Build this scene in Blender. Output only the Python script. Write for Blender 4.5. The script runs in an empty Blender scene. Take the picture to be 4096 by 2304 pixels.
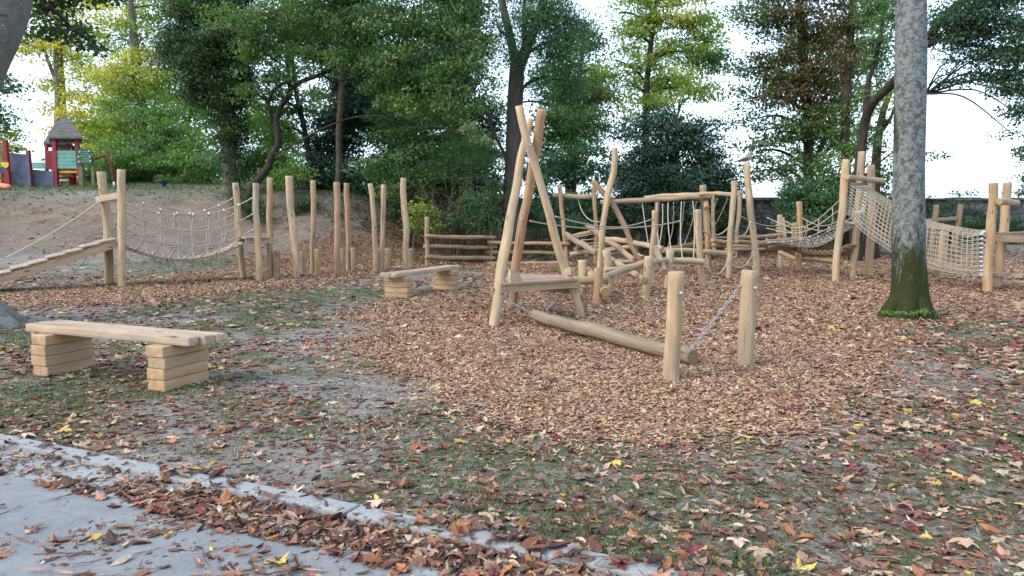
import bpy, bmesh, math, random
import numpy as np
from mathutils import Vector, Matrix

random.seed(11)
rng = np.random.default_rng(7)
scene = bpy.context.scene
COL = scene.collection

# ---------------------------------------------------------------- camera model
FPX = 2980.0                       # focal length in photograph pixels
PITCH = math.radians(5.62)
CAM = Vector((0, 0, 1.5))
CP, SP = math.cos(PITCH), math.sin(PITCH)
# surveying windows on the photograph: origin and magnification
CR = {0: (0, 0, .62891), 1: (0, 400, 1.811), 2: (900, 600, 2.229), 3: (1900, 400, 1.61),
      4: (2200, 550, 2.229), 5: (2700, 550, 2.2286), 6: (3200, 550, 1.932), 7: (1900, 1000, 1.9815),
      8: (0, 1150, 2.576), 9: (900, 0, 1.8115), 10: (3296, 0, 1.811)}

def ray(c, x, y):
    ox, oy, s = CR[c]
    a = (ox + x / s - 2048) / FPX
    b = -(oy + y / s - 1152) / FPX
    return Vector((a, CP + b * SP, -SP + b * CP))

def P(c, x, y, Y):                 # survey point at distance Y in front of the viewer
    d = ray(c, x, y)
    return CAM + d * (Y / d.y)

def G(c, x, y, z=0.0):             # survey point on the horizontal plane z
    d = ray(c, x, y)
    return CAM + d * ((z - CAM.z) / d.z)

def R(c, w, Y):                    # half width in metres
    return w / CR[c][2] * Y / FPX / 2

# ---------------------------------------------------------------- noise
def _h(i, j, s):
    n = (i.astype(np.int64) * 374761393 + j.astype(np.int64) * 668265263 + s * 1442695041) & 0x7fffffff
    n = ((n ^ (n >> 13)) * 1274126177) & 0x7fffffff
    return ((n ^ (n >> 16)) & 0xffff) / 65535.0

def vn(x, y, s=0):
    x = np.asarray(x, float); y = np.asarray(y, float)
    i = np.floor(x); j = np.floor(y)
    u = x - i; v = y - j
    u = u * u * (3 - 2 * u); v = v * v * (3 - 2 * v)
    a, b, c, d = _h(i, j, s), _h(i + 1, j, s), _h(i, j + 1, s), _h(i + 1, j + 1, s)
    return (a * (1 - u) + b * u) * (1 - v) + (c * (1 - u) + d * u) * v

def fbm(x, y, s=0, o=4):
    t = 0; a = .5; f = 1.0; n = 0
    for k in range(o):
        t = t + a * vn(np.asarray(x) * f + 17.3 * k, np.asarray(y) * f - 9.1 * k, s + k); n += a; a *= .5; f *= 2.03
    return t / n

def ss(a, b, x):
    t = np.clip((np.asarray(x, float) - a) / (b - a), 0, 1)
    return t * t * (3 - 2 * t)

# ---------------------------------------------------------------- ground shape
KP0 = G(0, 0, 1095); KP1 = G(0, 1700, 1440)
KD = (KP1 - KP0).normalized(); KN = Vector((-KD.y, KD.x, 0))
if KN.y < 0: KN = -KN
def kerb_s(x, y):                  # signed distance from the kerb's lawn edge
    return (x - KP0.x) * KN.x + (y - KP0.y) * KN.y

def H(x, y):
    x = np.asarray(x, float); y = np.asarray(y, float)
    wob = (fbm(x * .25, y * .25, 5, 3) - .5)
    base = 21.2 + wob * 1.6 + ss(-7, -1, x) * 2.6
    amp = 1 - .2 * ss(-7, -3.4, x) - .45 * ss(-3.2, .5, x) - .35 * ss(.5, 5, x)
    h = 2.3 * amp * ss(base - .5, base + 6.2, y) * (1 + .05 * (fbm(x * .5, y * .5, 9, 3) - .5))
    h = h + .32 * ss(25, 33, y) + .75 * ss(28, 43, y) * ss(-1, -5, x)
    h = h + amp * .10 * (fbm(x * .9, y * .9, 21, 3) - .5) * ss(base, base + 2, y)
    h = h + .03 * (fbm(x * .8, y * .8, 3, 3) - .5) * ss(.1, .8, kerb_s(x, y))
    h = h - .10 * ss(0.0, .09, -kerb_s(x, y))
    return h

def Hf(x, y): return float(H(np.array([x]), np.array([y]))[0])

# wood chip bed outline, on the ground
_BED = [(-300, 800), (60, 776), (300, 766), (450, 752), (600, 737), (720, 722), (860, 706), (960, 692), (1140, 668),
        (1235, 690), (1200, 728), (1000, 752), (905, 764), (880, 790), (930, 850), (955, 900), (1000, 955), (1100, 1010),
        (1250, 1062), (1450, 1105), (1700, 1125), (1950, 1090), (2130, 1010), (2220, 905), (2290, 835), (2400, 802),
        (2600, 792), (3000, 800), (3000, 645), (2000, 640), (1500, 640), (1300, 640), (1050, 645), (900, 655),
        (600, 670), (400, 702), (300, 714), (150, 730), (-300, 757)]
BED = np.array([[p.x, p.y] for p in (G(0, a, b) for a, b in _BED)])

def in_bed(x, y):
    x = np.asarray(x, float); y = np.asarray(y, float)
    k = .16 + .02 * y
    xx = x + (fbm(x * 1.4, y * 1.4, 31, 4) - .5) * 2.4 * k
    yy = y + (fbm(x * 1.4, y * 1.4, 47, 4) - .5) * 2.4 * k
    ins = np.zeros(x.shape, bool)
    n = len(BED)
    for i in range(n):
        x0, y0 = BED[i]; x1, y1 = BED[(i + 1) % n]
        if y0 == y1: continue
        c = ((y0 > yy) != (y1 > yy)) & (xx < (x1 - x0) * (yy - y0) / (y1 - y0) + x0)
        ins ^= c
    return ins

def grass_mask(x, y):
    g = fbm(np.asarray(x) * .55, np.asarray(y) * .55, 71, 4)
    g2 = fbm(np.asarray(x) * 2.6, np.asarray(y) * 2.6, 83, 3)
    return ss(.37, .60, g * .72 + g2 * .32)

# ---------------------------------------------------------------- materials
def mat(name):
    m = bpy.data.materials.new(name); m.use_nodes = True
    nt = m.node_tree
    for n in list(nt.nodes): nt.nodes.remove(n)
    out = nt.nodes.new('ShaderNodeOutputMaterial')
    return m, nt, out

class NB:
    def __init__(s, nt): s.nt = nt
    def n(s, t, **k):
        q = s.nt.nodes.new('ShaderNode' + t)
        for a, b in k.items():
            setattr(q, a, b)
        return q
    def l(s, a, b): s.nt.links.new(a, b)
    def noise(s, vec, scale, detail=5, rough=.6, dist=0.0):
        q = s.n('TexNoise'); q.inputs['Scale'].default_value = scale; q.inputs['Detail'].default_value = detail
        q.inputs['Roughness'].default_value = rough; q.inputs['Distortion'].default_value = dist
        if vec is not None: s.l(vec, q.inputs['Vector'])
        return q.outputs['Fac']
    def voro(s, vec, scale, feature='F1', out='Distance'):
        q = s.n('TexVoronoi', feature=feature); q.inputs['Scale'].default_value = scale
        if vec is not None: s.l(vec, q.inputs['Vector'])
        return q.outputs[out]
    def mapv(s, vec, sc):
        q = s.n('Mapping'); q.inputs['Scale'].default_value = sc; s.l(vec, q.inputs['Vector']); return q.outputs['Vector']
    def ramp(s, fac, stops):
        q = s.n('ValToRGB'); e = q.color_ramp.elements
        while len(e) < len(stops): e.new(.5)
        for el, (p, c) in zip(e, stops):
            el.position = p; el.color = (c[0], c[1], c[2], 1) if not isinstance(c, (int, float)) else (c, c, c, 1)
        s.l(fac, q.inputs['Fac']); return q.outputs['Color']
    def mix(s, fac, a, b, mode='MIX'):
        q = s.n('Mix', data_type='RGBA', blend_type=mode)
        for sock, v in ((q.inputs[0], fac), (q.inputs[6], a), (q.inputs[7], b)):
            if isinstance(v, (int, float)): sock.default_value = v
            elif isinstance(v, tuple): sock.default_value = (v[0], v[1], v[2], 1)
            else: s.l(v, sock)
        return q.outputs[2]
    def math(s, op, a, b=None, clamp=False):
        q = s.n('Math', operation=op, use_clamp=clamp)
        for sock, v in zip(q.inputs, (a, b)):
            if v is None: continue
            if isinstance(v, (int, float)): sock.default_value = v
            else: s.l(v, sock)
        return q.outputs[0]
    def bump(s, h, strength=.5, dist=.01):
        q = s.n('Bump'); q.inputs['Strength'].default_value = strength; q.inputs['Distance'].default_value = dist
        s.l(h, q.inputs['Height']); return q.outputs['Normal']
    def attr(s, name, out='Vector'):
        return s.n('Attribute', attribute_name=name).outputs[out]
    def pos(s): return s.n('NewGeometry').outputs['Position']
    def bsdf(s, out, color, rough=.8, normal=None, spec=.3, metal=0.0):
        q = s.n('BsdfPrincipled')
        for sock, v in ((q.inputs['Base Color'], color), (q.inputs['Roughness'], rough)):
            if isinstance(v, (int, float)): sock.default_value = v
            elif isinstance(v, tuple): sock.default_value = (v[0], v[1], v[2], 1)
            else: s.l(v, sock)
        q.inputs['Specular IOR Level'].default_value = spec
        q.inputs['Metallic'].default_value = metal
        if normal is not None: s.l(normal, q.inputs['Normal'])
        s.l(q.outputs[0], out.inputs['Surface']); return q

M = {}
def mk_wood(name, light, dark, grey=.25):
    m, nt, out = mat(name); b = NB(nt)
    lc = b.attr('lc')
    st = b.noise(b.mapv(lc, (.9, 26, 26)), 1.0, 6, .65, .3)
    c = b.ramp(st, [(.28, dark), (.68, light)])
    big = b.noise(b.mapv(lc, (1.6, 7, 7)), 1.0, 4, .6, .6)
    c = b.mix(b.ramp(big, [(.42, 0.0), (.72, .75)]), c, (dark[0] * .74, dark[1] * .68, dark[2] * .62))
    w = b.noise(b.mapv(lc, (.7, 3, 3)), 1.0, 4, .6)
    c = b.mix(b.math('MULTIPLY', b.ramp(w, [(.40, 0.0), (.66, 1.0)]), grey), c, (.30, .265, .235))
    kn = b.voro(b.mapv(lc, (2.1, 6, 6)), 1.0)
    c = b.mix(b.ramp(kn, [(.07, .85), (.14, 0.0)]), c, (.10, .055, .03))
    cr = b.noise(b.mapv(lc, (.8, 36, 36)), 1.0, 4, .55)
    c = b.mix(b.ramp(cr, [(.645, 0.0), (.68, .75)]), c, (.13, .085, .055))
    bl = b.noise(b.mapv(lc, (3.5, 9, 9)), 1.0, 6, .7, .8)
    c = b.mix(b.ramp(bl, [(.55, 0.0), (.70, .5)]), c, (.24, .185, .135))
    c = b.mix(1.0, c, b.n('ObjectInfo').outputs['Color'], 'MULTIPLY')
    b.bsdf(out, c, .72, b.bump(b.math('ADD', st, b.math('MULTIPLY', cr, -.6)), .7, .008), .25)
    M[name] = m
mk_wood('round_wood', (.55, .43, .295), (.33, .24, .15), .6)
mk_wood('sawn_wood', (.55, .43, .31), (.36, .26, .18), .65)

def mk_end():
    m, nt, out = mat('end_grain'); b = NB(nt)
    lc = b.attr('lc')
    sep = b.n('SeparateXYZ'); b.l(lc, sep.inputs[0])
    com = b.n('CombineXYZ'); b.l(sep.outputs[1], com.inputs[1]); b.l(sep.outputs[2], com.inputs[2])
    ln = b.n('VectorMath', operation='LENGTH'); b.l(com.outputs[0], ln.inputs[0])
    nz = b.noise(b.mapv(lc, (1, 30, 30)), 1.0, 3)
    rr = b.math('ADD', b.math('MULTIPLY', ln.outputs['Value'], 520), b.math('MULTIPLY', nz, 5))
    s = b.math('SINE', rr)
    c = b.mix(b.math('MULTIPLY_ADD', s, .22) if False else b.math('ADD', b.math('MULTIPLY', s, .22), .5), (.30, .19, .11), (.50, .35, .215))
    c = b.mix(b.ramp(nz, [(.5, 0.0), (.8, .6)]), c, (.24, .16, .11))
    c = b.mix(1.0, c, b.n('ObjectInfo').outputs['Color'], 'MULTIPLY')
    b.bsdf(out, c, .8, None, .2)
    M['end_grain'] = m
mk_end()

def mk_simple(name, col, rough=.6, metal=0.0, var=.25, scale=14, spec=.3, bump=.0):
    m, nt, out = mat(name); b = NB(nt)
    n = b.noise(b.pos(), scale, 5)
    c = b.mix(b.ramp(n, [(.3, 0.0), (.7, 1.0)]), tuple(x * (1 - var) for x in col), tuple(min(1, x * (1 + var)) for x in col))
    b.bsdf(out, c, rough, b.bump(n, bump, .01) if bump else None, spec, metal)
    M[name] = m
mk_simple('galvanised_steel', (.36, .37, .40), .5, .8, .15, 60)
mk_simple('aluminium', (.52, .53, .54), .4, .7, .1, 60)
mk_simple('black_plastic', (.02, .02, .022), .5)
mk_simple('red_paint', (.22, .022, .032), .55, 0, .25, 6)
mk_simple('grey_board', (.105, .11, .155), .7, 0, .35, 3)
mk_simple('teal_board', (.13, .32, .27), .55, 0, .2, 4)
mk_simple('green_sign', (.015, .10, .055), .5, 0, .15, 4)
mk_simple('sign_lettering', (.28, .42, .34), .6, 0, .1, 4)
mk_simple('green_post', (.12, .14, .06), .8, 0, .3, 8)
mk_simple('yellow_paint', (.62, .42, .05), .55, 0, .15, 5)
mk_simple('orange_plastic', (.62, .20, .10), .5, 0, .15, 5)
mk_simple('blue_plastic', (.03, .07, .14), .45, 0, .2, 5)
mk_simple('white_paint', (.75, .76, .78), .5, 0, .08, 5)
mk_simple('bird_grey', (.20, .20, .20), .8, 0, .25, 40)
mk_simple('bird_brown', (.13, .085, .06), .8, 0, .3, 60)
mk_simple('bird_beak', (.10, .08, .06), .6)

def mk_rope(name, c0, c1):
    m, nt, out = mat(name); b = NB(nt)
    lc = b.attr('lc')
    w = b.n('TexWave', wave_type='BANDS', bands_direction='DIAGONAL'); w.inputs['Scale'].default_value = 26
    b.l(lc, w.inputs['Vector']); w.inputs['Distortion'].default_value = .6
    n = b.noise(b.pos(), 9, 4)
    c = b.mix(b.math('MULTIPLY', w.outputs['Fac'], .8), c0, c1)
    c = b.mix(b.math('MULTIPLY', n, .35), c, (c0[0] * .6, c0[1] * .6, c0[2] * .6))
    b.bsdf(out, c, .85, b.bump(w.outputs['Fac'], .6, .004), .15)
    M[name] = m
mk_rope('hemp_rope', (.40, .335, .255), (.62, .545, .44))
mk_rope('net_rope', (.34, .285, .23), (.52, .455, .38))
mk_rope('thick_rope', (.17, .11, .065), (.33, .23, .14))

def mk_bark(name, c0, c1, c2, sx=(14, 14, 2.2), lichen=None, moss=False, mossc=(.028, .045, .010)):
    m, nt, out = mat(name); b = NB(nt)
    p = b.pos()
    n1 = b.noise(b.mapv(p, sx), 1.0, 6, .65, .4)
    c = b.ramp(n1, [(.3, c0), (.55, c1), (.78, c2)])
    h = n1
    if lichen:
        l1 = b.noise(p, 13, 6, .75, .5); l2 = b.noise(p, 45, 5, .75)
        lm = b.ramp(b.math('ADD', b.math('MULTIPLY', l1, .65), b.math('MULTIPLY', l2, .35)), [(.46, 0.0), (.53, 1.0)])
        c = b.mix(lm, c, lichen)
        dk = b.ramp(b.noise(b.mapv(p, (9, 9, 13)), 1.0, 5, .7, .3), [(.60, 0.0), (.66, 1.0)])
        c = b.mix(b.math('MULTIPLY', dk, .8), c, (.045, .045, .04))
        wh = b.ramp(b.noise(p, 11, 4, .6, .2), [(.69, 0.0), (.72, .8)])
        c = b.mix(wh, c, (.40, .43, .43))
    if moss:
        sp = b.n('SeparateXYZ'); b.l(p, sp.inputs[0])
        mz = b.math('ADD', b.math('MULTIPLY', sp.outputs[2], -1.0), b.math('MULTIPLY', b.noise(b.mapv(p, (6, 6, 2.2)), 1.0, 8, .78, .9), 3.6))
        mm = b.ramp(mz, [(.52, 0.0), (1.05, 1.0)])
        patch = b.ramp(b.noise(b.mapv(p, (3, 3, 1.6)), 1.0, 4, .6), [(.60, 0.0), (.68, .8)])
        mm = b.math('MAXIMUM', mm, patch)
        mc = b.mix(b.noise(p, 45, 4), mossc, (mossc[0] * 3.2, mossc[1] * 2.8, mossc[2] * 2.6))
        c = b.mix(mm, c, mc)
    b.bsdf(out, c, .9, b.bump(h, .8, .03), .15)
    M[name] = m
mk_bark('lichen_bark', (.05, .052, .05), (.095, .098, .093), (.15, .152, .146), (8, 8, 9), (.19, .208, .205), True, (.015, .019, .007))
mk_bark('plane_bark', (.09, .085, .075), (.15, .14, .125), (.22, .205, .185), (6, 6, 8), (.17, .175, .165), False)
mk_bark('dark_bark', (.022, .018, .014), (.05, .042, .034), (.09, .078, .062), (16, 16, 2.4))
mk_bark('ash_bark', (.045, .038, .030), (.095, .082, .068), (.16, .14, .118), (22, 22, 2.2))
mk_bark('grey_bark', (.075, .068, .055), (.13, .12, .10), (.19, .175, .15), (12, 12, 3))
mk_bark('twig_bark', (.09, .065, .045), (.16, .12, .09), (.23, .18, .14), (10, 10, 3))

def mk_leaf(name, transl=.42, gloss=.06):
    m, nt, out = mat(name); b = NB(nt)
    c = b.attr('col', 'Color')
    d = b.n('BsdfDiffuse'); t = b.n('BsdfTranslucent')
    b.l(c, d.inputs['Color'])
    tc = b.mix(1.0, c, (1.15, 1.25, .55), 'MULTIPLY'); b.l(tc, t.inputs['Color'])
    mx = b.n('MixShader'); mx.inputs[0].default_value = transl
    b.l(d.outputs[0], mx.inputs[1]); b.l(t.outputs[0], mx.inputs[2])
    g = b.n('BsdfGlossy'); g.inputs['Roughness'].default_value = .45
    m2 = b.n('MixShader'); m2.inputs[0].default_value = gloss
    b.l(mx.outputs[0], m2.inputs[1]); b.l(g.outputs[0], m2.inputs[2])
    b.l(m2.outputs[0], out.inputs['Surface'])
    M[name] = m
mk_leaf('leaf', .5, .04)
mk_leaf('evergreen_leaf', .15, .05)
mk_leaf('grass_blade', .3, .02)

def mk_litter(name, rough=.75):
    m, nt, out = mat(name); b = NB(nt)
    c = b.attr('col', 'Color'); p = b.pos()
    n = b.noise(p, 55, 4, .6)
    c = b.mix(b.ramp(n, [(.35, 0.0), (.75, .55)]), c, b.mix(1.0, c, (.50, .42, .40), 'MULTIPLY'))
    b.bsdf(out, c, rough, b.bump(n, .4, .004), .25)
    M[name] = m
mk_litter('fallen_leaf'); mk_litter('wood_chip', .85)

def mk_ground():
    m, nt, out = mat('bare_soil'); b = NB(nt)
    p = b.pos(); a = b.attr('mask', 'Color')
    sep = b.n('SeparateColor'); b.l(a, sep.inputs[0])
    n1 = b.noise(p, 3.2, 8, .7); n2 = b.noise(p, 34, 5, .7); n3 = b.noise(p, 150, 3, .6)
    f = b.math('ADD', b.math('MULTIPLY', n1, .5), b.math('MULTIPLY', n2, .5))
    c = b.ramp(f, [(.30, (.125, .115, .105)), (.50, (.235, .225, .21)), (.70, (.36, .345, .325))])
    peb = b.ramp(n3, [(.62, 0.0), (.70, .7)])
    c = b.mix(peb, c, (.36, .335, .30))
    gn = b.math('MULTIPLY', sep.outputs[0], b.ramp(b.noise(p, 13, 6, .75), [(.38, 0.0), (.56, 1.0)]))
    gc = b.mix(b.noise(p, 60, 4), (.022, .040, .010), (.075, .115, .030))
    c = b.mix(b.math('MULTIPLY', gn, .9), c, gc)
    bn = b.noise(p, 9, 8, .75)
    bs = b.noise(b.mapv(p, (.7, 1.6, 2.6)), 1.0, 7, .72, .8)
    mc = b.ramp(b.math('ADD', b.math('MULTIPLY', bn, .45), b.math('MULTIPLY', bs, .55)), [(.36, (.095, .074, .055)), (.5, (.19, .155, .118)), (.64, (.31, .268, .215))])
    c = b.mix(sep.outputs[1], c, mc)
    ln = b.ramp(b.noise(p, 16, 6, .75), [(.40, 0.0), (.54, 1.0)])
    lcx = b.mix(b.noise(p, 40, 3), (.05, .026, .020), (.19, .095, .062))
    c = b.mix(b.math('MULTIPLY', b.math('MULTIPLY', ln, sep.outputs[2]), .9), c, lcx)
    b.bsdf(out, c, .95, b.bump(b.math('ADD', n2, b.math('MULTIPLY', n3, .4)), .7, .02), .12)
    M['bare_soil'] = m
mk_ground()

def mk_bed():
    m, nt, out = mat('chip_bed'); b = NB(nt)
    p = b.pos()
    vc = b.n('TexVoronoi'); vc.inputs['Scale'].default_value = 62
    mp = b.n('Mapping'); b.l(p, mp.inputs['Vector'])
    nn = b.n('TexNoise'); nn.inputs['Scale'].default_value = 9; b.l(p, nn.inputs['Vector'])
    mxv = b.mix(.12, p, nn.outputs['Color']); b.l(mxv, vc.inputs['Vector'])
    sep = b.n('SeparateColor'); b.l(vc.outputs['Color'], sep.inputs[0])
    c = b.ramp(sep.outputs[0], [(.0, (.10, .052, .034)), (.35, (.22, .122, .078)), (.7, (.36, .225, .145)), (1.0, (.50, .35, .235))])
    c = b.mix(b.ramp(vc.outputs['Distance'], [(.45, 0.0), (.75, .8)]), c, (.05, .028, .02))
    n = b.noise(p, 1.1, 5, .6)
    c = b.mix(b.math('MULTIPLY', b.ramp(n, [(.4, 0.0), (.65, 1.0)]), .45), c, (.105, .05, .035))
    b.bsdf(out, c, .9, b.bump(vc.outputs['Distance'], .8, .02), .15)
    M['chip_bed'] = m
mk_bed()

def mk_pave(name, base, grain, speck):
    m, nt, out = mat(name); b = NB(nt)
    p = b.pos()
    n1 = b.noise(p, 1.6, 6, .65); n2 = b.noise(p, 160, 3, .7); n3 = b.noise(p, 26, 6, .75)
    c = b.mix(n1, tuple(x * .8 for x in base), tuple(x * 1.18 for x in base))
    c = b.mix(b.ramp(n2, [(.35, grain), (.65, 0.0)]), c, tuple(x * .45 for x in base))
    c = b.mix(b.ramp(n2, [(.62, 0.0), (.72, speck)]), c, tuple(min(1, x * 1.7) for x in base))
    c = b.mix(b.ramp(n3, [(.58, 0.0), (.70, .6)]), c, (.10, .075, .06))
    n4 = b.noise(p, 62, 4, .8)
    c = b.mix(b.ramp(n4, [(.36, .55), (.56, 0.0)]), c, tuple(x * .55 for x in base))
    c = b.mix(b.ramp(b.noise(p, 5, 5, .7, .5), [(.45, 0.0), (.7, .35)]), c, tuple(x * 1.35 for x in base))
    nv = b.n('TexNoise'); nv.inputs['Scale'].default_value = 3.0; nv.inputs['Detail'].default_value = 6; b.l(p, nv.inputs['Vector'])
    ce = b.voro(b.mix(.25, p, nv.outputs['Color']), .9, 'DISTANCE_TO_EDGE')
    c = b.mix(b.ramp(ce, [(.001, .22), (.005, 0.0)]), c, (.06, .055, .05))
    b.bsdf(out, c, .9, b.bump(b.math('ADD', n2, n4), .6, .006), .2)
    M[name] = m
mk_pave('asphalt', (.262, .264, .27), .55, .6)
mk_pave('concrete', (.33, .335, .34), .25, .25)

def mk_stone():
    m, nt, out = mat('field_stone'); b = NB(nt)
    p = b.mapv(b.pos(), (1, 1, 1.5))
    nn = b.n('TexNoise'); nn.inputs['Scale'].default_value = 2.5; b.l(p, nn.inputs['Vector'])
    q = b.mix(.10, p, nn.outputs['Color'])
    d = b.voro(q, 3.4, 'DISTANCE_TO_EDGE'); cc = b.n('TexVoronoi'); cc.inputs['Scale'].default_value = 3.4; b.l(q, cc.inputs['Vector'])
    sep = b.n('SeparateColor'); b.l(cc.outputs['Color'], sep.inputs[0])
    c = b.ramp(sep.outputs[0], [(0, (.06, .065, .065)), (.5, (.11, .115, .11)), (1, (.17, .17, .16))])
    c = b.mix(b.ramp(d, [(.02, 1.0), (.07, 0.0)]), c, (.035, .035, .033))
    c = b.mix(b.ramp(b.noise(p, 2, 5), [(.5, 0.0), (.65, .5)]), c, (.05, .07, .035))
    b.bsdf(out, c, .9, b.bump(d, 1, .05), .2)
    M['field_stone'] = m
mk_stone()

def mk_shingle():
    m, nt, out = mat('weathered_boards'); b = NB(nt)
    p = b.pos()
    sp = b.n('SeparateXYZ'); b.l(p, sp.inputs[0])
    st = b.math('FRACT', b.math('MULTIPLY', sp.outputs[2], 9.0))
    n = b.noise(b.mapv(p, (3, 3, 20)), 1.0, 5, .7)
    c = b.ramp(n, [(.3, (.07, .066, .064)), (.7, (.175, .168, .163))])
    c = b.mix(b.ramp(st, [(.0, .8), (.22, 0.0)]), c, (.035, .03, .028))
    b.bsdf(out, c, .85, b.bump(st, .6, .02), .2)
    M['weathered_boards'] = m
mk_shingle()

# ---------------------------------------------------------------- mesh helpers
class MB:
    def __init__(s): s.v = []; s.f = []; s.m = []; s.lc = []; s.sm = []
    def add(s, v, f, mi=0, lc=None, smooth=True):
        o = len(s.v)
        s.v += [tuple(x) for x in v]
        s.lc += [tuple(x) for x in (lc if lc is not None else v)]
        s.f += [tuple(i + o for i in q) for q in f]
        s.m += [mi] * len(f); s.sm += [smooth] * len(f)
    def build(s, name, mats, parent=None, loc=None, color=None):
        if loc is None: loc = parent['_o'] if parent is not None else (0, 0, 0)
        L = Vector(loc)
        me = bpy.data.meshes.new(name)
        me.from_pydata([(a - L.x, b - L.y, c - L.z) for a, b, c in s.v], [], s.f)
        for q in mats: me.materials.append(M[q])
        me.polygons.foreach_set('material_index', s.m)
        me.polygons.foreach_set('use_smooth', s.sm)
        at = me.attributes.new('lc', 'FLOAT_VECTOR', 'POINT')
        at.data.foreach_set('vector', [c for t in s.lc for c in t])
        me.update()
        o = bpy.data.objects.new(name, me); COL.objects.link(o)
        if parent is not None:
            o.parent = parent
            d = L - Vector(parent['_o'])
            o.location = d
        else: o.location = L
        o['_o'] = tuple(L)
        if color: o.color = (*color, 1)
        return o

def tag(o, label, cat, group=None, kind=None):
    if label: o['label'] = label
    if cat: o['category'] = cat
    if group: o['group'] = group
    if kind: o['kind'] = kind
    return o

def thing(name, loc, label, cat, group=None):
    o = bpy.data.objects.new(name, None); COL.objects.link(o)
    o.location = loc; o['_o'] = tuple(loc); o.empty_display_size = .2
    return tag(o, label, cat, group)

def smooth_path(pts, rads, step):
    pts = [Vector(p) for p in pts]; n = len(pts)
    op, orr = [], []
    for i in range(n - 1):
        p0 = pts[i - 1] if i else pts[0] * 2 - pts[1]
        p1, p2 = pts[i], pts[i + 1]
        p3 = pts[i + 2] if i + 2 < n else pts[-1] * 2 - pts[-2]
        k = max(1, int((p2 - p1).length / step + .5))
        for j in range(k):
            t = j / k; t2 = t * t; t3 = t2 * t
            op.append(.5 * ((2 * p1) + (p2 - p0) * t + (2 * p0 - 5 * p1 + 4 * p2 - p3) * t2 + (3 * p1 - p0 - 3 * p2 + p3) * t3))
            orr.append(rads[i] * (1 - t) + rads[i + 1] * t)
    op.append(pts[-1]); orr.append(rads[-1])
    return op, orr

def frames(path):
    out = []; n = len(path); prev = None
    for i in range(n):
        t = (path[min(i + 1, n - 1)] - path[max(i - 1, 0)])
        t = t.normalized() if t.length > 1e-9 else Vector((0, 0, 1))
        if prev is None:
            a = Vector((0, 0, 1)) if abs(t.z) < .9 else Vector((1, 0, 0))
            u = t.cross(a).normalized()
        else:
            u = (prev - t * prev.dot(t)); u = u.normalized() if u.length > 1e-6 else t.orthogonal().normalized()
        prev = u
        out.append((t, u, t.cross(u)))
    return out

def add_log(mb, pts, rad, seed=0, step=.11, seg=14, rough=.065, m0=0, m1=1, chamfer=.01, wob=.13):
    rads = rad if isinstance(rad, (list, tuple)) else [rad] * len(pts)
    path, rr = smooth_path(pts, rads, step)
    rd = random.Random(seed * 13 + 5)
    fr = frames(path); pa = [rd.uniform(0, 6.28) for _ in range(4)]; acc = 0; moved = []
    for i, p in enumerate(path):
        if i: acc += (p - path[i - 1]).length
        e = min(1, i / 3, (len(path) - 1 - i) / 3)
        moved.append(p + fr[i][1] * (rr[i] * wob * e * (math.sin(acc * 3.3 + pa[0]) + .6 * math.sin(acc * 6.9 + pa[1]))) + fr[i][2] * (rr[i] * wob * e * (math.sin(acc * 2.7 + pa[2]) + .6 * math.sin(acc * 7.7 + pa[3]))))
    path = moved; fr = frames(path)
    off = rd.uniform(0, 90); ph = [rd.uniform(0, 6.28) for _ in range(6)]
    V, L = [], []; d = 0; rings = []
    n = len(path)
    def ring(p, f, r, dd, cap=0):
        t, u, w = f; vs, ls = [], []
        for k in range(seg):
            a = 2 * math.pi * k / seg
            q = r * (1 + rough * (.55 * math.sin(2 * a + ph[0] + dd * 1.3) + .45 * math.sin(3 * a + ph[1] - dd * 2.1) + .55 * math.sin(dd * 3.1 + ph[2]) + .35 * math.sin(dd * 7.3 + ph[3])))
            vs.append(p + u * (q * math.cos(a)) + w * (q * math.sin(a)))
            ls.append((off + dd, q * math.cos(a), q * math.sin(a)))
        return vs, ls
    t0 = fr[0][0]; t1 = fr[-1][0]
    seq = [(path[0], fr[0], rr[0] - chamfer, 0.0), (path[0] + t0 * chamfer, fr[0], rr[0], chamfer)]
    for i in range(1, n - 1):
        d += (path[i] - path[i - 1]).length
        seq.append((path[i], fr[i], rr[i], d))
    d += (path[-1] - path[-2]).length
    seq += [(path[-1] - t1 * chamfer, fr[-1], rr[-1], d - chamfer), (path[-1], fr[-1], rr[-1] - chamfer, d)]
    for s_ in seq:
        v, l = ring(*s_); V += v; L += l
    F = []
    for i in range(len(seq) - 1):
        for k in range(seg):
            k2 = (k + 1) % seg
            F.append((i * seg + k, i * seg + k2, (i + 1) * seg + k2, (i + 1) * seg + k))
    mb.add(V, F, m0, L, True)
    for idx, flip in ((0, True), (len(seq) - 1, False)):
        ids = list(range(seg)); vs = [V[idx * seg + k] for k in ids]; ls = [L[idx * seg + k] for k in ids]
        mb.add(vs + [seq[idx][0]], [((k + 1) % seg, k, seg) if flip else (k, (k + 1) % seg, seg) for k in ids], m1, ls + [(ls[0][0], 0, 0)], False)

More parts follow.
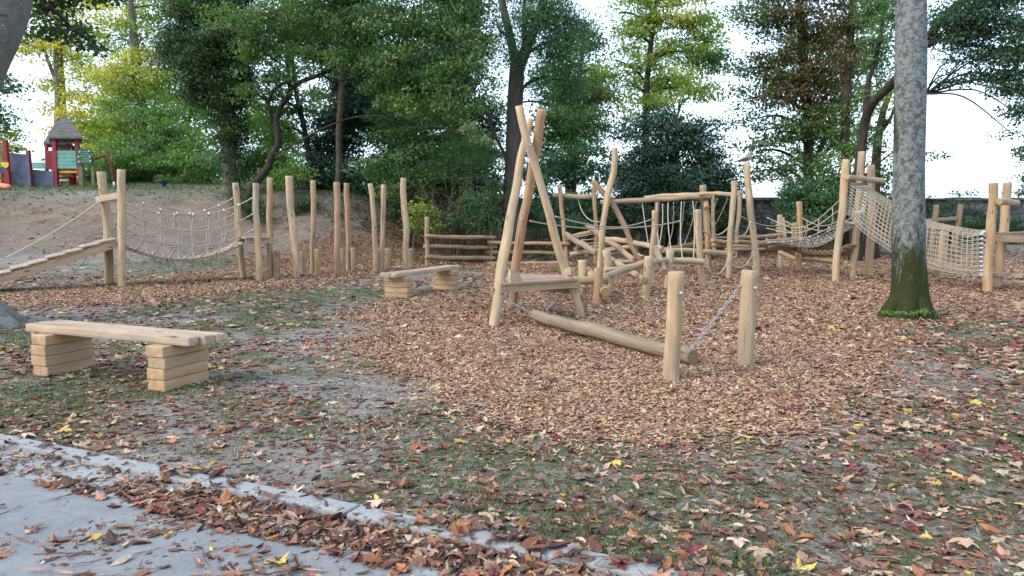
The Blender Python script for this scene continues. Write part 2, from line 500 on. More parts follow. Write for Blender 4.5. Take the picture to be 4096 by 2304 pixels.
def add_tube(mb, pts, r, seg=6, mi=0, step=None, taper=None, cap=True):
    pts = [Vector(p) for p in pts]
    rads = r if isinstance(r, (list, tuple)) else [r] * len(pts)
    if step: path, rr = smooth_path(pts, rads, step)
    else: path, rr = pts, rads
    fr = frames(path); V, L, F = [], [], []; d = 0
    for i, p in enumerate(path):
        if i: d += (p - path[i - 1]).length
        t, u, w = fr[i]
        for k in range(seg):
            a = 2 * math.pi * k / seg
            V.append(p + u * (rr[i] * math.cos(a)) + w * (rr[i] * math.sin(a)))
            L.append((d, k / seg * .12, p.x * .1))
    for i in range(len(path) - 1):
        for k in range(seg):
            k2 = (k + 1) % seg
            F.append((i * seg + k, i * seg + k2, (i + 1) * seg + k2, (i + 1) * seg + k))
    if cap:
        F.append(tuple(range(seg - 1, -1, -1))); F.append(tuple((len(path) - 1) * seg + k for k in range(seg)))
    mb.add(V, F, mi, L, True)

def add_box(mb, c, ax, sz, bev=.006, mi=0, seed=0, jitter=0):
    bm = bmesh.new(); bmesh.ops.create_cube(bm, size=1)
    for v in bm.verts: v.co = Vector((v.co.x * sz[0], v.co.y * sz[1], v.co.z * sz[2]))
    if bev > 0: bmesh.ops.bevel(bm, geom=bm.edges[:], offset=min(bev, min(sz) * .4), segments=2, affect='EDGES', profile=.6)
    bm.verts.index_update()
    off = (seed * 3.77) % 60
    k = max(range(3), key=lambda i: sz[i])
    order = [k] + [i for i in range(3) if i != k]
    V = [Vector(c) + ax[0] * v.co.x + ax[1] * v.co.y + ax[2] * v.co.z for v in bm.verts]
    L = [(v.co[order[0]] + off, v.co[order[1]] + off * .1, v.co[order[2]]) for v in bm.verts]
    F = [tuple(v.index for v in f.verts) for f in bm.faces]
    bm.free()
    mb.add(V, F, mi, L, False)

def board(mb, p0, p1, w, h, up=Vector((0, 0, 1)), bev=.006, mi=0, seed=0, ext=0):
    p0 = Vector(p0); p1 = Vector(p1); t = (p1 - p0); ln = t.length; t.normalize()
    s = up.cross(t)
    s = s.normalized() if s.length > 1e-6 else t.orthogonal().normalized()
    u = t.cross(s)
    add_box(mb, (p0 + p1) / 2, (t, s, u), (ln + ext * 2, w, h), bev, mi, seed)

_bolt = None
def bolt(parent, pos, nrm=Vector((0, -1, .05)), r=.02):
    global _bolt
    if _bolt is None:
        V, F = [], []; seg = 12
        prof = [(1, -.3), (1, .12), (.86, .3), (.5, .42)]
        for a, z in prof:
            for k in range(seg): V.append((a * math.cos(6.2832 * k / seg), a * math.sin(6.2832 * k / seg), z))
        V.append((0, 0, .46))
        for i in range(3):
            for k in range(seg): F.append((i * seg + k, i * seg + (k + 1) % seg, (i + 1) * seg + (k + 1) % seg, (i + 1) * seg + k))
        for k in range(seg): F.append((3 * seg + k, 3 * seg + (k + 1) % seg, 4 * seg))
        me = bpy.data.meshes.new('bolt'); me.from_pydata(V, [], F); me.materials.append(M['galvanised_steel'])
        for p in me.polygons: p.use_smooth = True
        _bolt = me
    o = bpy.data.objects.new('bolt', _bolt); COL.objects.link(o)
    o.parent = parent; o.location = Vector(pos) - Vector(parent['_o'])
    o.rotation_euler = Vector(nrm).to_track_quat('Z', 'Y').to_euler(); o.scale = (r * .85, r * .85, r * .85)
    return o

def np_mesh(name, V, faces, mats, cols=None, smooth=False, parent=None, loc=(0, 0, 0)):
    me = bpy.data.meshes.new(name)
    V = np.ascontiguousarray(V, np.float32) - np.array(loc, np.float32)
    nf, k = faces.shape
    me.vertices.add(len(V)); me.vertices.foreach_set('co', V.ravel())
    me.loops.add(nf * k); me.loops.foreach_set('vertex_index', np.ascontiguousarray(faces, np.int32).ravel())
    me.polygons.add(nf); me.polygons.foreach_set('loop_start', np.arange(0, nf * k, k, dtype=np.int32))
    me.polygons.foreach_set('use_smooth', np.full(nf, smooth, bool))
    for q in mats: me.materials.append(M[q])
    if cols is not None:
        at = me.attributes.new('col', 'FLOAT_COLOR', 'POINT')
        c4 = np.ones((len(V), 4), np.float32); c4[:, :3] = cols
        at.data.foreach_set('color', c4.ravel())
    me.update(calc_edges=True); me.validate()
    o = bpy.data.objects.new(name, me); COL.objects.link(o)
    if parent is not None:
        o.parent = parent; o.location = Vector(loc) - Vector(parent['_o'])
    else: o.location = loc
    o['_o'] = tuple(loc)
    return o

def sag(a, b, s, n=10):
    a = Vector(a); b = Vector(b)
    return [a.lerp(b, i / n) - Vector((0, 0, s * 4 * (i / n) * (1 - i / n))) for i in range(n + 1)]

def chain(mb, a, b, link=.038, s=.02, mi=0):
    pts = sag(a, b, s, 24); L = (Vector(b) - Vector(a)).length
    n = max(2, int(L / (link * .74)))
    for i in range(n):
        t = (i + .5) / n * 24; k = min(23, int(t)); p = pts[k].lerp(pts[k + 1], t - k)
        d = (pts[k + 1] - pts[k]).normalized(); u = d.orthogonal().normalized(); w = d.cross(u)
        if i % 2: u, w = w, u
        loop = []
        for j in range(10):
            an = 6.2832 * j / 10
            loop.append(p + d * (math.cos(an) * link * .5) + u * (math.sin(an) * link * .30))
        loop.append(loop[0])
        add_tube(mb, loop, .0048, 5, mi, None, None, False)

def ferrule(mb, a, d, L=.06, r=.016, mi=1):
    a = Vector(a); d = Vector(d).normalized()
    add_tube(mb, [a, a + d * L], r, 8, mi)
# ================================================================= PLAYGROUND TIMBER
WOOD = ['round_wood', 'end_grain']
PALE = (1.10, 1.04, .92); TAN = (1.0, .96, .88); RED = (.93, .76, .66); GREY = (.80, .76, .72); BROWN = (.90, .80, .70)

def log_pts(c, pts, Y=None, Ys=None, sink=.15, lean=0.0):
    """points top to foot; the foot stands on the ground unless a distance is given"""
    if Ys is None:
        Yb = G(c, *pts[-1]).y if Y is None else Y
        Ys = [Yb + lean * (1 - i / max(1, len(pts) - 1)) for i in range(len(pts))]
    w = [P(c, x, y, yy) for (x, y), yy in zip(pts, Ys)]
    if sink:
        d = (w[-1] - w[-2]).normalized(); w.append(w[-1] + d * sink)
    return w, Ys

_seed = [0]
def post(name, c, pts, w, parent=None, Y=None, Ys=None, sink=.15, color=TAN, lean=0.0, seg=14, rough=.05):
    _seed[0] += 1
    wp, ys = log_pts(c, pts, Y, Ys, sink, lean)
    if isinstance(w, (list, tuple)): rad = [R(c, a, y) for a, y in zip(w, ys)]
    else: rad = [R(c, w, y) for y in ys]
    if sink: rad.append(rad[-1])
    mb = MB(); add_log(mb, wp, rad, _seed[0], .09, seg, rough)
    rd = random.Random(_seed[0]); j = rd.uniform(.93, 1.06)
    color = tuple(x * j for x in color)
    base = wp[-2] if sink else wp[-1]
    return mb.build(name, WOOD, parent, None if parent is not None else (base.x, base.y, 0), color), wp, ys

def beam(name, c, pts, w, Ys, parent, color=TAN, seg=14):
    if not isinstance(Ys, (list, tuple)): Ys = [Ys] * len(pts)
    return post(name, c, pts, w, parent, None, Ys, 0, color, 0, seg)

def bolts(parent, c, spots, Y, r=.02):
    for x, y in spots:
        p = P(c, x, y, Y); n = (CAM - p).normalized(); n = Vector((n.x * .8, n.y, .0))
        bolt(parent, p, n, r)

def rope(parent, name, pts, r=.011, m='hemp_rope', ends=(1, 1), seg=6, step=None):
    mb = MB(); add_tube(mb, pts, r, seg, 0, step)
    pts = [Vector(p) for p in pts]
    if ends[0]: ferrule(mb, pts[0], pts[1] - pts[0])
    if ends[1]: ferrule(mb, pts[-1], pts[-2] - pts[-1])
    return mb.build(name, [m, 'aluminium'], parent)

def rope_px(parent, c, pts, Ys, r=.011, name='rope', ends=(1, 1), step=.12, m='hemp_rope', loc=None):
    if not isinstance(Ys, (list, tuple)):
        Ys = [Ys] * len(pts)
    elif len(Ys) == 2 and len(pts) != 2:
        Ys = [Ys[0] + (Ys[1] - Ys[0]) * i / (len(pts) - 1) for i in range(len(pts))]
    w = [P(c, x, y, yy) for (x, y), yy in zip(pts, Ys)]
    w, _ = smooth_path(w, [r] * len(w), step)
    return rope(parent, name, w, r, m, ends)

# ---------------------------------------------------------------- rope bridge with ramp
p1b, p2b = G(1, 797, 1335), G(1, 885, 1358)
q1b, q2b = G(1, 1758, 1290), G(1, 1878, 1308)
br = thing('rope_bridge', (p2b.x, p2b.y, 0), 'sagging plank bridge with rope railings and a boarded ramp below the sandy bank', 'bridge')
_, P1, _ = post('post', 1, [(735, 520), (760, 760), (785, 1050), (797, 1335)], 62, br, color=PALE)
_, P2, _ = post('post', 1, [(878, 503), (880, 800), (882, 1100), (885, 1358)], 56, br, color=PALE)
_, Q1, _ = post('post', 1, [(1705, 600), (1725, 850), (1745, 1100), (1758, 1290)], [44, 46, 46, 46], br, color=PALE)
_, Q2, _ = post('post', 1, [(1852, 602), (1860, 850), (1868, 1100), (1878, 1308)], 46, br, color=PALE)
axd = ((q1b + q2b) - (p1b + p2b)); axd.z = 0; axl = axd.length; axd.normalize(); axn = Vector((-axd.y, axd.x, 0))
pm = (p1b + p2b) / 2; qm = (q1b + q2b) / 2
UPZ = Vector((0, 0, 1))
# cross board on the first posts
mb = MB(); a = P(1, 700, 722, p1b.y - .12); b_ = P(1, 866, 690, p2b.y + .02)
board(mb, a, b_, .05, .13); mb.build('cross_board', ['sawn_wood'], br, color=TAN)
# ramp
hz = .93; rl = 2.75; rw = .40
r0 = pm + UPZ * hz; r1 = pm - axd * rl + UPZ * .04
sl = (r1 - r0).normalized()
for s_ in (-1, 1):
    mb = MB(); o_ = axn * (rw * s_)
    board(mb, r0 + o_ - UPZ * .02, r1 + o_ - UPZ * .02, .055, .16, seed=3 + s_)
    mb.build('ramp_beam', ['sawn_wood'], br, color=(1.05, .95, .8))
mb = MB(); nb = 9
for i in range(nb):
    t = (i + .5) / nb; c_ = r0.lerp(r1, t) + UPZ * (.085 + (.012 if i % 2 else 0))
    tilt = (sl + UPZ * .10).normalized()
    up = axn.cross(tilt); up = up if up.z > 0 else -up
    add_box(mb, c_, (tilt, axn, up), ((r1 - r0).length / nb * 1.07, rw * 2 + .12, .032), .005, 0, i)
mb.build('ramp_boards', ['sawn_wood'], br, color=(.86, .84, .86))
# ramp rope
rr0 = P(1, 762, 708, p1b.y - .16); rr1 = r1 + axn * .38 + UPZ * .06 - axd * .35
rope(br, 'hand_rope', sag(rr0, rr1, .17, 14), .018, ends=(1, 0))
# deck
dl = pm + axd * .06 + UPZ * .90; dr = qm - axd * .22 + UPZ * .86
mb = MB(); nd = 25; crv = sag(dl, dr, .36, nd)
for i in range(nd):
    a, b_ = crv[i], crv[i + 1]; t = (b_ - a).normalized(); up = axn.cross(t); up = up if up.z > 0 else -up
    add_box(mb, (a + b_) / 2, (t, axn, up), ((b_ - a).length * .82, .70, .055), .005, 0, i)
mb.build('deck', ['sawn_wood'], br, color=(.84, .80, .80))
crv2 = sag(dl, dr, .36, 24)
for s_, A, B, r_ in ((-1, P2, Q2, R(1, 56, p2b.y)), (1, P1, Q1, R(1, 62, p1b.y))):
    tops = []
    def on(pp, z):
        for i in range(len(pp) - 1):
            if pp[i].z >= z >= pp[i + 1].z:
                return pp[i].lerp(pp[i + 1], (pp[i].z - z) / (pp[i].z - pp[i + 1].z))
        return pp[0].copy()
    for hgt in (1.92, 1.56, 1.21):
        a = on(A, hgt) + axd * r_; b_ = on(B, hgt - .03) - axd * r_ * .8
        cv = sag(a, b_, .40 - (.02 if hgt < 1.3 else 0), 24)
        rope(br, 'hand_rope', cv, .016); tops.append(cv)
    for k in range(7):
        i = 3 + k * 3
        ft = crv2[i] + axn * (s_ * .31) + UPZ * .02
        tp = tops[0][i]; md = tops[1][i]; lw = tops[2][i]
        w_ = axd * (.03 * ((k % 3) - 1))
        mb = MB(); pp, _ = smooth_path([tp, md + w_, lw - w_ * .6, ft], [1] * 4, .1)
        add_tube(mb, pp, .0145, 6, 0); ferrule(mb, tp + UPZ * .03, Vector((0, 0, -1)), .09, .022); ferrule(mb, ft, Vector((0, 0, 1)), .05, .018)
        mb.build('side_rope', ['hemp_rope', 'aluminium'], br)
# landing at the far posts
mb = MB(); cl = qm + axd * .12
for i in range(4):
    add_box(mb, cl + axd * (-.24 + i * .135) + UPZ * .97, (axd, axn, UPZ), (.125, .74, .035), .005, 0, i)
mb.build('landing', ['sawn_wood'], br, color=(.85, .82, .82))
for s_ in (-1, 1):
    mb = MB(); board(mb, cl - axd * .30 + axn * (.30 * s_) + UPZ * .90, cl + axd * .42 + axn * (.30 * s_) + UPZ * .90, .05, .11, seed=s_ + 9)
    mb.build('landing_beam', ['sawn_wood'], br, color=TAN)
for z in (.60, .22):
    mb = MB(); o_ = axd * .16
    add_log(mb, [qm + o_ - axn * .5 + UPZ * z, qm + o_ + axn * .45 + UPZ * z], .045, int(z * 100))
    mb.build('rung', WOOD, br, color=TAN)

# ---------------------------------------------------------------- row of free poles and stumps
tall = [([(400, 247), (395, 600), (403, 850), (405, 1140)], 54, BROWN), ([(570, 231), (590, 560), (622, 850), (640, 1140)], 63, PALE),
        ([(786, 270), (788, 560), (783, 800), (785, 1100)], 46, BROWN), ([(997, 286), (998, 520), (1005, 720), (1007, 1100)], 57, RED),
        ([(1085, 294), (1090, 560), (1103, 820), (1103, 1078)], 48, RED), ([(1294, 298), (1322, 560), (1340, 860), (1337, 1083)], 44, PALE),
        ([(1414, 309), (1412, 560), (1404, 800), (1400, 1072)], 43, TAN), ([(1592, 249), (1594, 500), (1613, 700), (1609, 1060)], 53, PALE)]
ordn = ['first', 'second', 'third', 'fourth', 'fifth', 'sixth', 'seventh', 'eighth']
extra = ['straight greyish', 'thick leaning', 'slim', 'stout reddish', 'reddish bent', 'pale tilted', 'slim pale', 'tallest looking wavy pale']
for i, (p_, w_, c_) in enumerate(tall):
    o, _, _ = post('wooden_pole', 2, p_, w_, color=c_)
    tag(o, f'{extra[i]} tall pole, {ordn[i]} in the row counting from the rope bridge', 'pole', 'tall poles standing in a row by the bank')
short = [(466, 1142, 462, 895, 58), (694, 1118, 683, 912, 47), (826, 1110, 828, 882, 60), (1052, 1092, 1050, 876, 40),
         (1147, 1082, 1141, 870, 48), (1390, 1078, 1390, 874, 60), (1453, 1065, 1453, 874, 55), (1655, 1052, 1655, 880, 44)]
for i, (x0, y0, x1, y1, w_) in enumerate(short):
    o, _, _ = post('stepping_stump', 2, [(x1, y1), ((x0 + x1) / 2, (y0 + y1) / 2), (x0, y0)], w_, color=BROWN)
    tag(o, f'short upright stump at the foot of a tall pole, {ordn[i]} stump from the rope bridge', 'stump', 'short stumps among the tall poles')

# ---------------------------------------------------------------- log rail fence with swing bar
ra = G(2, 1806, 1035)
lf = thing('log_rail_frame', (ra.x, ra.y, 0), 'low three-rail log climbing fence behind the small bench, ending at a high bar', 'climbing fence')
post('post', 2, [(1800, 595), (1804, 800), (1806, 1035)], 42, lf, color=BROWN)
yB = G(2, 2372, 1005).y
post('post', 2, [(2373, 632), (2374, 800), (2372, 1005)], 36, lf, color=BROWN)
ya = ra.y - .13
for (x0, y0, x1, y1, w_, dy) in ((1785, 768, 2412, 780, 36, 0), (1774, 858, 2420, 868, 34, .27), (1787, 953, 2402, 965, 38, 0)):
    beam('rail', 2, [(x0, y0), ((x0 + x1) / 2, (y0 + y1) / 2 + 3), (x1, y1)], w_, [ya + dy, (ya + yB) / 2 + dy - .05, yB - .13 + dy], lf, BROWN)
_, C_, yC = post('post', 4, [(83, 422), (100, 560), (118, 760), (130, 900), (152, 1130)], 38, lf, color=RED)
_, D_, yD = post('post', 4, [(388, 437), (400, 640), (405, 800), (410, 1130)], 36, lf, color=RED)
yC = yC[0]
for (x0, y0, x1, y1, w_, dy) in ((80, 916, 612, 926, 24, -.14), (75, 978, 620, 982, 22, .14), (60, 1048, 605, 1048, 20, -.14)):
    beam('rail', 3, [(x0, y0), ((x0 + x1) / 2, (y0 + y1) / 2 + 2), (x1, y1)], w_, [yB + dy - .12, (yB + yC) / 2 + dy, yC + dy], lf, BROWN)
beam('high_bar', 4, [(25, 513), (220, 525), (422, 528)], 44, yC + .15, lf, TAN)
bolts(lf, 2, [(1812, 767), (2386, 780), (1815, 957), (2375, 965)], ya - .12, .022)
bolts(lf, 4, [(101, 517), (396, 527)], yC - .08, .022)
bolts(lf, 2, [(1811, 858), (2375, 873)], ya + .03, .02)
mb = MB(); chain(mb, P(4, 246, 530, yC + .1), P(4, 262, 590, yC), .045, .0); mb.build('chain', ['galvanised_steel'], lf)
rope_px(lf, 4, [(262, 588), (285, 655), (330, 715), (380, 745), (444, 752)], [yC, 19.2], .014)
# slanting logs with rope rungs between them
yE = 19.8
beam('leaning_log', 4, [(145, 865), (270, 945), (418, 1028)], [52, 54, 55], [22.2, 20.6, 19.0], lf, GREY)
beam('leaning_log', 4, [(335, 788), (400, 835), (480, 895), (620, 990), (748, 1095)], 50, [22.3, 21.4, 20.6, 19.2, 18.3], lf, GREY)
beam('cross_log', 4, [(150, 905), (262, 872), (378, 840)], 42, [22.45, 22.5, 22.5], lf, BROWN)
for (x0, y0, x1, y1) in ((238, 887, 408, 853), (280, 915, 425, 897), (318, 945, 505, 930), (365, 967, 557, 955), (520, 1003, 603, 985), (505, 1035, 634, 1022)):
    t = (x0 - 238) / 290
    rope_px(lf, 4, [(x0, y0), ((x0 + x1) / 2, (y0 + y1) / 2 + 4), (x1, y1)], [21.4 - t * 1.8, 21.3 - t * 1.9], .013, 'rung_rope', step=.3)
beam('low_log', 4, [(183, 1040), (400, 1012), (722, 976)], [42, 44, 44], [22.1, 21.6, 20.9], lf, TAN)
beam('stub_log', 4, [(225, 995), (252, 972)], 36, [21.6, 22.2], lf, BROWN)
for (x, y0, y1, yy) in ((330, 1010, 1085, 22.0), (610, 985, 1065, 22.0)):
    post('foot_post', 4, [(x, y0), (x - 2, y1)], 44, lf, Y=None, color=BROWN)

# ---------------------------------------------------------------- three-legged tower with platform
f1, f2, f3 = G(7, 145, 612), G(7, 845, 535), G(7, 285, 465)
tp = thing('tripod_tower', (f1.x, f1.y, 0), 'tall three-legged log tower with crossing tops and a small triangular plank platform', 'climbing tower')
yj = (f1.y + f2.y + f3.y) / 3
def lerp(a, b, t): return a + (b - a) * t
L1 = [(358, 125), (330, 235), (298, 350), (262, 560), (215, 850), (165, 1150), (118, 1466)]
L2 = [(283, 36), (312, 180), (352, 330), (400, 470), (462, 670), (520, 880), (572, 1070), (625, 1200), (683, 1400)]
L3 = [(430, 60), (388, 330), (348, 570), (310, 790), (268, 1050), (235, 1340)]
def ysl(pts, yb, ytop, yjn=330):
    out = []
    for x, y in pts:
        t = (y - yjn) / (pts[-1][1] - yjn); out.append(lerp(ytop, yb, t))
    return out
Y1 = ysl(L1, f1.y, 10.86); Y2 = ysl(L2, f2.y, 10.62); Y3 = ysl(L3, f3.y, 11.08)
_, W1, _ = post('leg', 3, L1, [42, 46, 50, 56, 62, 68, 72], tp, Ys=Y1, color=PALE, seg=18)
_, W2, _ = post('leg', 3, L2, [50, 50, 50, 50, 52, 56, 58, 58, 56], tp, Ys=Y2, color=PALE, seg=18)
_, W3, _ = post('leg', 3, L3, [60, 60, 60, 62, 64, 60], tp, Ys=Y3, color=RED, seg=18)
bolts(tp, 3, [(333, 331), (357, 290)], 10.53, .019)
bolts(tp, 3, [(469, 752)], Y2[4] - .085, .02); bolts(tp, 3, [(299, 774)], Y3[3] - .1, .02)
for x, y, yy in ((295, 148, 10.5), (407, 157, 10.98)):
    bolts(tp, 3, [(x, y)], yy, .010)
def at_z(W, z):
    for i in range(len(W) - 1):
        if W[i].z >= z >= W[i + 1].z: return W[i].lerp(W[i + 1], (W[i].z - z) / (W[i].z - W[i + 1].z))
zp = .50
A, B, C = at_z(W1, zp), at_z(W2, zp), at_z(W3, zp)
cen = (A + B + C) / 3
fn = Vector((B.y - A.y, A.x - B.x, 0)).normalized()
if fn.y > 0: fn = -fn
mb = MB(); d = (B - A).normalized(); board(mb, A + fn * .10 - d * .06, B + fn * .10 + d * .09, .045, .10, seed=1); mb.build('front_beam', ['sawn_wood'], tp, color=(1.0, .85, .70))
mb = MB(); d = (B - C).normalized(); n2 = Vector((d.y, -d.x, 0)); n2 = n2 if n2.x > 0 else -n2
board(mb, C + n2 * .02 - UPZ * .09 - d * .05, B + n2 * .02 - UPZ * .10 + d * .10, .045, .10, seed=2); mb.build('side_beam', ['sawn_wood'], tp, color=(.95, .78, .62))
mb = MB(); d = (A - C).normalized(); n3 = Vector((-.98, -.2, 0))
board(mb, C + n3 * .09 - UPZ * .03, A + n3 * .09 + d * .06 - UPZ * .03, .045, .09, seed=3); mb.build('side_beam', ['sawn_wood'], tp, color=(.95, .8, .65))
mb = MB(); zt = zp + .085
FA, FB, FC = A + fn * .16, B + fn * .14 + Vector((.02, 0, 0)), C + Vector((-.05, .1, 0))
npl = 8; dirAB = (FB - FA).normalized()
for i in range(npl):
    t0, t1 = i / npl, (i + .94) / npl
    q0 = [FA.lerp(FC, t0), FB.lerp(FC, t0), FB.lerp(FC, t1), FA.lerp(FC, t1)]
    q0[0] -= dirAB * .06; q0[3] -= dirAB * .06
    vs = [Vector((q.x, q.y, zt - .03)) for q in q0] + [Vector((q.x, q.y, zt)) for q in q0]
    mb.add(vs, [(3, 2, 1, 0), (4, 5, 6, 7), (0, 1, 5, 4), (1, 2, 6, 5), (2, 3, 7, 6), (3, 0, 4, 7)], 0,
           [(v.dot(dirAB) + i * 3.1, v.dot(fn) + i, v.z) for v in vs], False)
mb.build('platform', ['sawn_wood'], tp, color=(.86, .80, .76))
def cheek(p, d, h=.17, w=.24, th=.04):
    mb = MB(); n_ = d.cross(UPZ).normalized(); prof = [(0, 0), (w, 0)]
    prof += [(w * math.cos(a), h * math.sin(a) + .0) for a in np.linspace(.12, math.pi / 2, 8)]
    V = [p + d * x + UPZ * z + n_ * s_ * th / 2 for s_ in (-1, 1) for x, z in prof]
    k = len(prof); F = [tuple(range(k - 1, -1, -1)), tuple(range(k, 2 * k))] + [(i, (i + 1) % k, k + (i + 1) % k, k + i) for i in range(k)]
    mb.add(V, F, 0, None, False); mb.build('foot_guard', ['sawn_wood'], tp, color=PALE)
cheek(Vector((FA.x, FA.y, zt)) + dirAB * .10 - fn * .06, (dirAB - fn * .25).normalized())
cheek(Vector((FB.x, FB.y, zt)) - dirAB * .10 - fn * .04, (-dirAB * .35 - fn).normalized(), .17, .16)
bolt(tp, A + fn * .125 + dirAB * .01, fn, .018); bolt(tp, B + fn * .125, fn, .018)

# ---------------------------------------------------------------- swinging balance log on chains
g1, g2 = G(7, 1565, 1040), G(7, 2137, 930)
pole1, N1w, _ = post('support_post', 7, [(1597, 172), (1585, 450), (1568, 800), (1565, 1040)], [130, 128, 134, 132], color=(1.0, .93, .84), seg=24, rough=.03)
tag(pole1, 'thick short post standing in front of the swinging log, nearest of all posts', 'post', 'two short posts holding the swinging log')
bolts(pole1, 7, [(1636, 345)], g1.y - .09, .023)
pole2, N2w, _ = post('support_post', 7, [(2180, 160), (2160, 450), (2140, 750), (2137, 930)], [132, 130, 130, 134], color=(1.0, .94, .85), seg=24, rough=.03)
tag(pole2, 'thick short post with a chain running down from its side to the log', 'post', 'two short posts holding the swinging log')
bolts(pole2, 7, [(2224, 303)], g2.y - .09, .023)
le = P(7, 468, 510, 10.05); re = P(7, 1728, 850, 7.25)
bl = thing('balance_log', (re.x, re.y, 0), 'long grey log hung on chains close above the wood chips between tripod and posts', 'swinging log')
ymix = lambda x: lerp(10.05, 7.25, (1 / lerp(1 / 1., 1 / 1., 0)) * (x - 468) / 1260)
px = [(468, 511), (600, 553), (745, 592), (895, 627), (1020, 658), (1175, 709), (1300, 745), (1450, 783), (1600, 814), (1728, 850)]
wp = []
for x, y in px:
    # distance along the straight axis seen at this column
    a = ray(7, x, y); t = (le.x - a.x / a.y * le.y) / (a.x / a.y * (re.y - le.y) - (re.x - le.x))
    wp.append(P(7, x, y, lerp(le.y, re.y, t)))
mb = MB(); add_log(mb, wp, [.074, .082, .080, .083, .085, .082, .078, .077, .079, .080], 77, .07, 24, .04, wob=.04)
mb.build('log', WOOD, bl, color=(.56, .54, .54))
def hook(mb, p): add_tube(mb, [p + Vector((-.012, -.02, 0)), p + Vector((.012, .0, .0))], .014, 8)
for a, b_ in ((A + Vector((.06, -.04, -.12)), le + Vector((.03, -.075, .0))), (B + Vector((-.10, .05, -.11)), le + Vector((.16, .06, .05))),
              (P(7, 2097, 288, g2.y + .0), re + Vector((-.02, .05, .06))), (N1w[1] + Vector((-.01, .085, .10)), P(7, 1585, 800, 7.32))):
    mb = MB(); chain(mb, a, b_, .042, .015); hook(mb, a); mb.build('chain', ['galvanised_steel'], bl)

# ---------------------------------------------------------------- jumble of low logs on short posts
gs = G(3, 783, 1320)
sc = thing('log_scramble', (gs.x, gs.y, 0), 'criss-crossing low logs bolted to short upright posts beside the tripod tower', 'climbing logs')
post('post', 3, [(692, 1030), (696, 1140), (700, 1255)], 57, sc, color=PALE)
post('post', 3, [(796, 1079), (790, 1200), (783, 1320)], 62, sc, color=RED, seg=18)
post('post', 3, [(845, 965), (855, 1080), (868, 1210)], 54, sc, color=PALE)
post('post', 3, [(1121, 1006), (1110, 1130), (1098, 1262)], 60, sc, color=PALE, seg=18)
post('post', 4, [(1073, 1000), (1064, 1160), (1053, 1348)], 70, sc, color=PALE)
post('post', 4, [(935, 648), (934, 800), (908, 980), (913, 1270)], 53, sc, color=TAN)
beam('log', 3, [(345, 1143), (480, 1147), (620, 1156), (862, 1160)], [50, 52, 54, 54], [13.1, 12.9, 12.7, 12.56], sc, BROWN, 18)
beam('log', 4, [(465, 1243), (580, 1205), (720, 1160), (840, 1122), (938, 1108)], [58, 62, 62, 60, 56], [13.15, 13.5, 13.8, 13.98, 14.1], sc, TAN, 18)
beam('log', 4, [(920, 1108), (1072, 1092), (1220, 1100), (1368, 1108)], [50, 54, 56, 58], [14.35, 15.27, 15.4, 15.5], sc, TAN, 18)
beam('log', 4, [(540, 1085), (640, 1145), (740, 1205), (838, 1268)], [52, 56, 58, 62], [15.7, 15.0, 14.3, 13.6], sc, (.95, .88, .76), 18)
beam('log', 4, [(480, 1186), (600, 1168), (720, 1148)], 44, [14.9, 15.1, 15.4], sc, TAN)
beam('log', 3, [(728, 1098), (760, 1140), (790, 1182), (842, 1238)], [50, 56, 62, 70], [14.3, 13.5, 12.9, 12.2], sc, (.92, .84, .74), 18)
beam('log', 3, [(620, 1210), (660, 1218), (708, 1228)], [40, 42, 44], [13.1, 12.9, 12.7], sc, TAN)
beam('log', 4, [(940, 985), (968, 1070), (990, 1130), (1014, 1200)], [52, 58, 62, 66], [15.5, 15.0, 14.8, 14.4], sc, GREY, 18)
beam('log', 4, [(520, 1100), (640, 1105), (745, 1106)], 32, [17.5, 17.5, 17.5], sc, BROWN)
bolts(sc, 3, [(801, 1170)], gs.y - .09, .018); bolts(sc, 4, [(890, 1142)], 13.62, .02); bolts(sc, 4, [(1081, 1111)], 15.0, .02)
bolts(sc, 4, [(1310, 1111)], 15.41, .02)

# ---------------------------------------------------------------- overhead beams with hanging ropes
yH = 18.7; yM = G(4, 1590, 1258).y
hb = P(4, 440, 1180, yH)
rt = thing('rope_traverse', (hb.x, hb.y, 0), 'overhead log beams on crooked posts with climbing ropes hanging down to low logs', 'rope climbing frame')
post('post', 4, [(575, 92), (573, 200), (562, 320), (530, 430), (505, 600), (478, 760), (455, 960), (442, 1200)], [54, 54, 54, 56, 54, 54, 56, 58], rt, Y=yH, color=PALE, sink=.3)
post('leaning_post', 4, [(378, 383), (450, 465), (540, 575), (610, 685), (690, 850), (750, 1000), (800, 1100), (835, 1225)], [50, 52, 52, 50, 50, 50, 50, 50], rt, Y=yH + .17, color=RED, sink=.2)
post('post', 4, [(1362, 422), (1375, 560), (1395, 760), (1407, 940), (1421, 1198)], [58, 58, 56, 58, 60], rt, color=BROWN)
yK = G(4, 1421, 1198).y
post('leaning_post', 4, [(880, 494), (850, 640), (810, 790), (775, 940), (757, 1055)], [54, 54, 52, 50, 50], rt, color=TAN)
post('post', 4, [(960, 510), (952, 640), (940, 860), (948, 1090)], 42, rt, color=RED)
post('post', 4, [(1452, 510), (1455, 750), (1464, 1082)], 36, rt, color=TAN)
post('post', 4, [(1690, 472), (1685, 640), (1662, 880), (1652, 1075)], 38, rt, color=TAN)
Yb1 = [yH + .35, 18.95, 19.1, 19.25, 19.4, yK - .16]
beam('overhead_beam', 4, [(450, 577), (620, 572), (800, 560), (1000, 549), (1250, 535), (1443, 525)], [40, 42, 46, 44, 44, 46], Yb1, rt, (1.0, .92, .8))
beam('overhead_beam', 4, [(845, 538), (1000, 522), (1200, 510), (1400, 500), (1628, 508)], [36, 36, 36, 34, 36], [21.0, 20.6, 20.0, 19.0, yM + .15], rt, PALE)
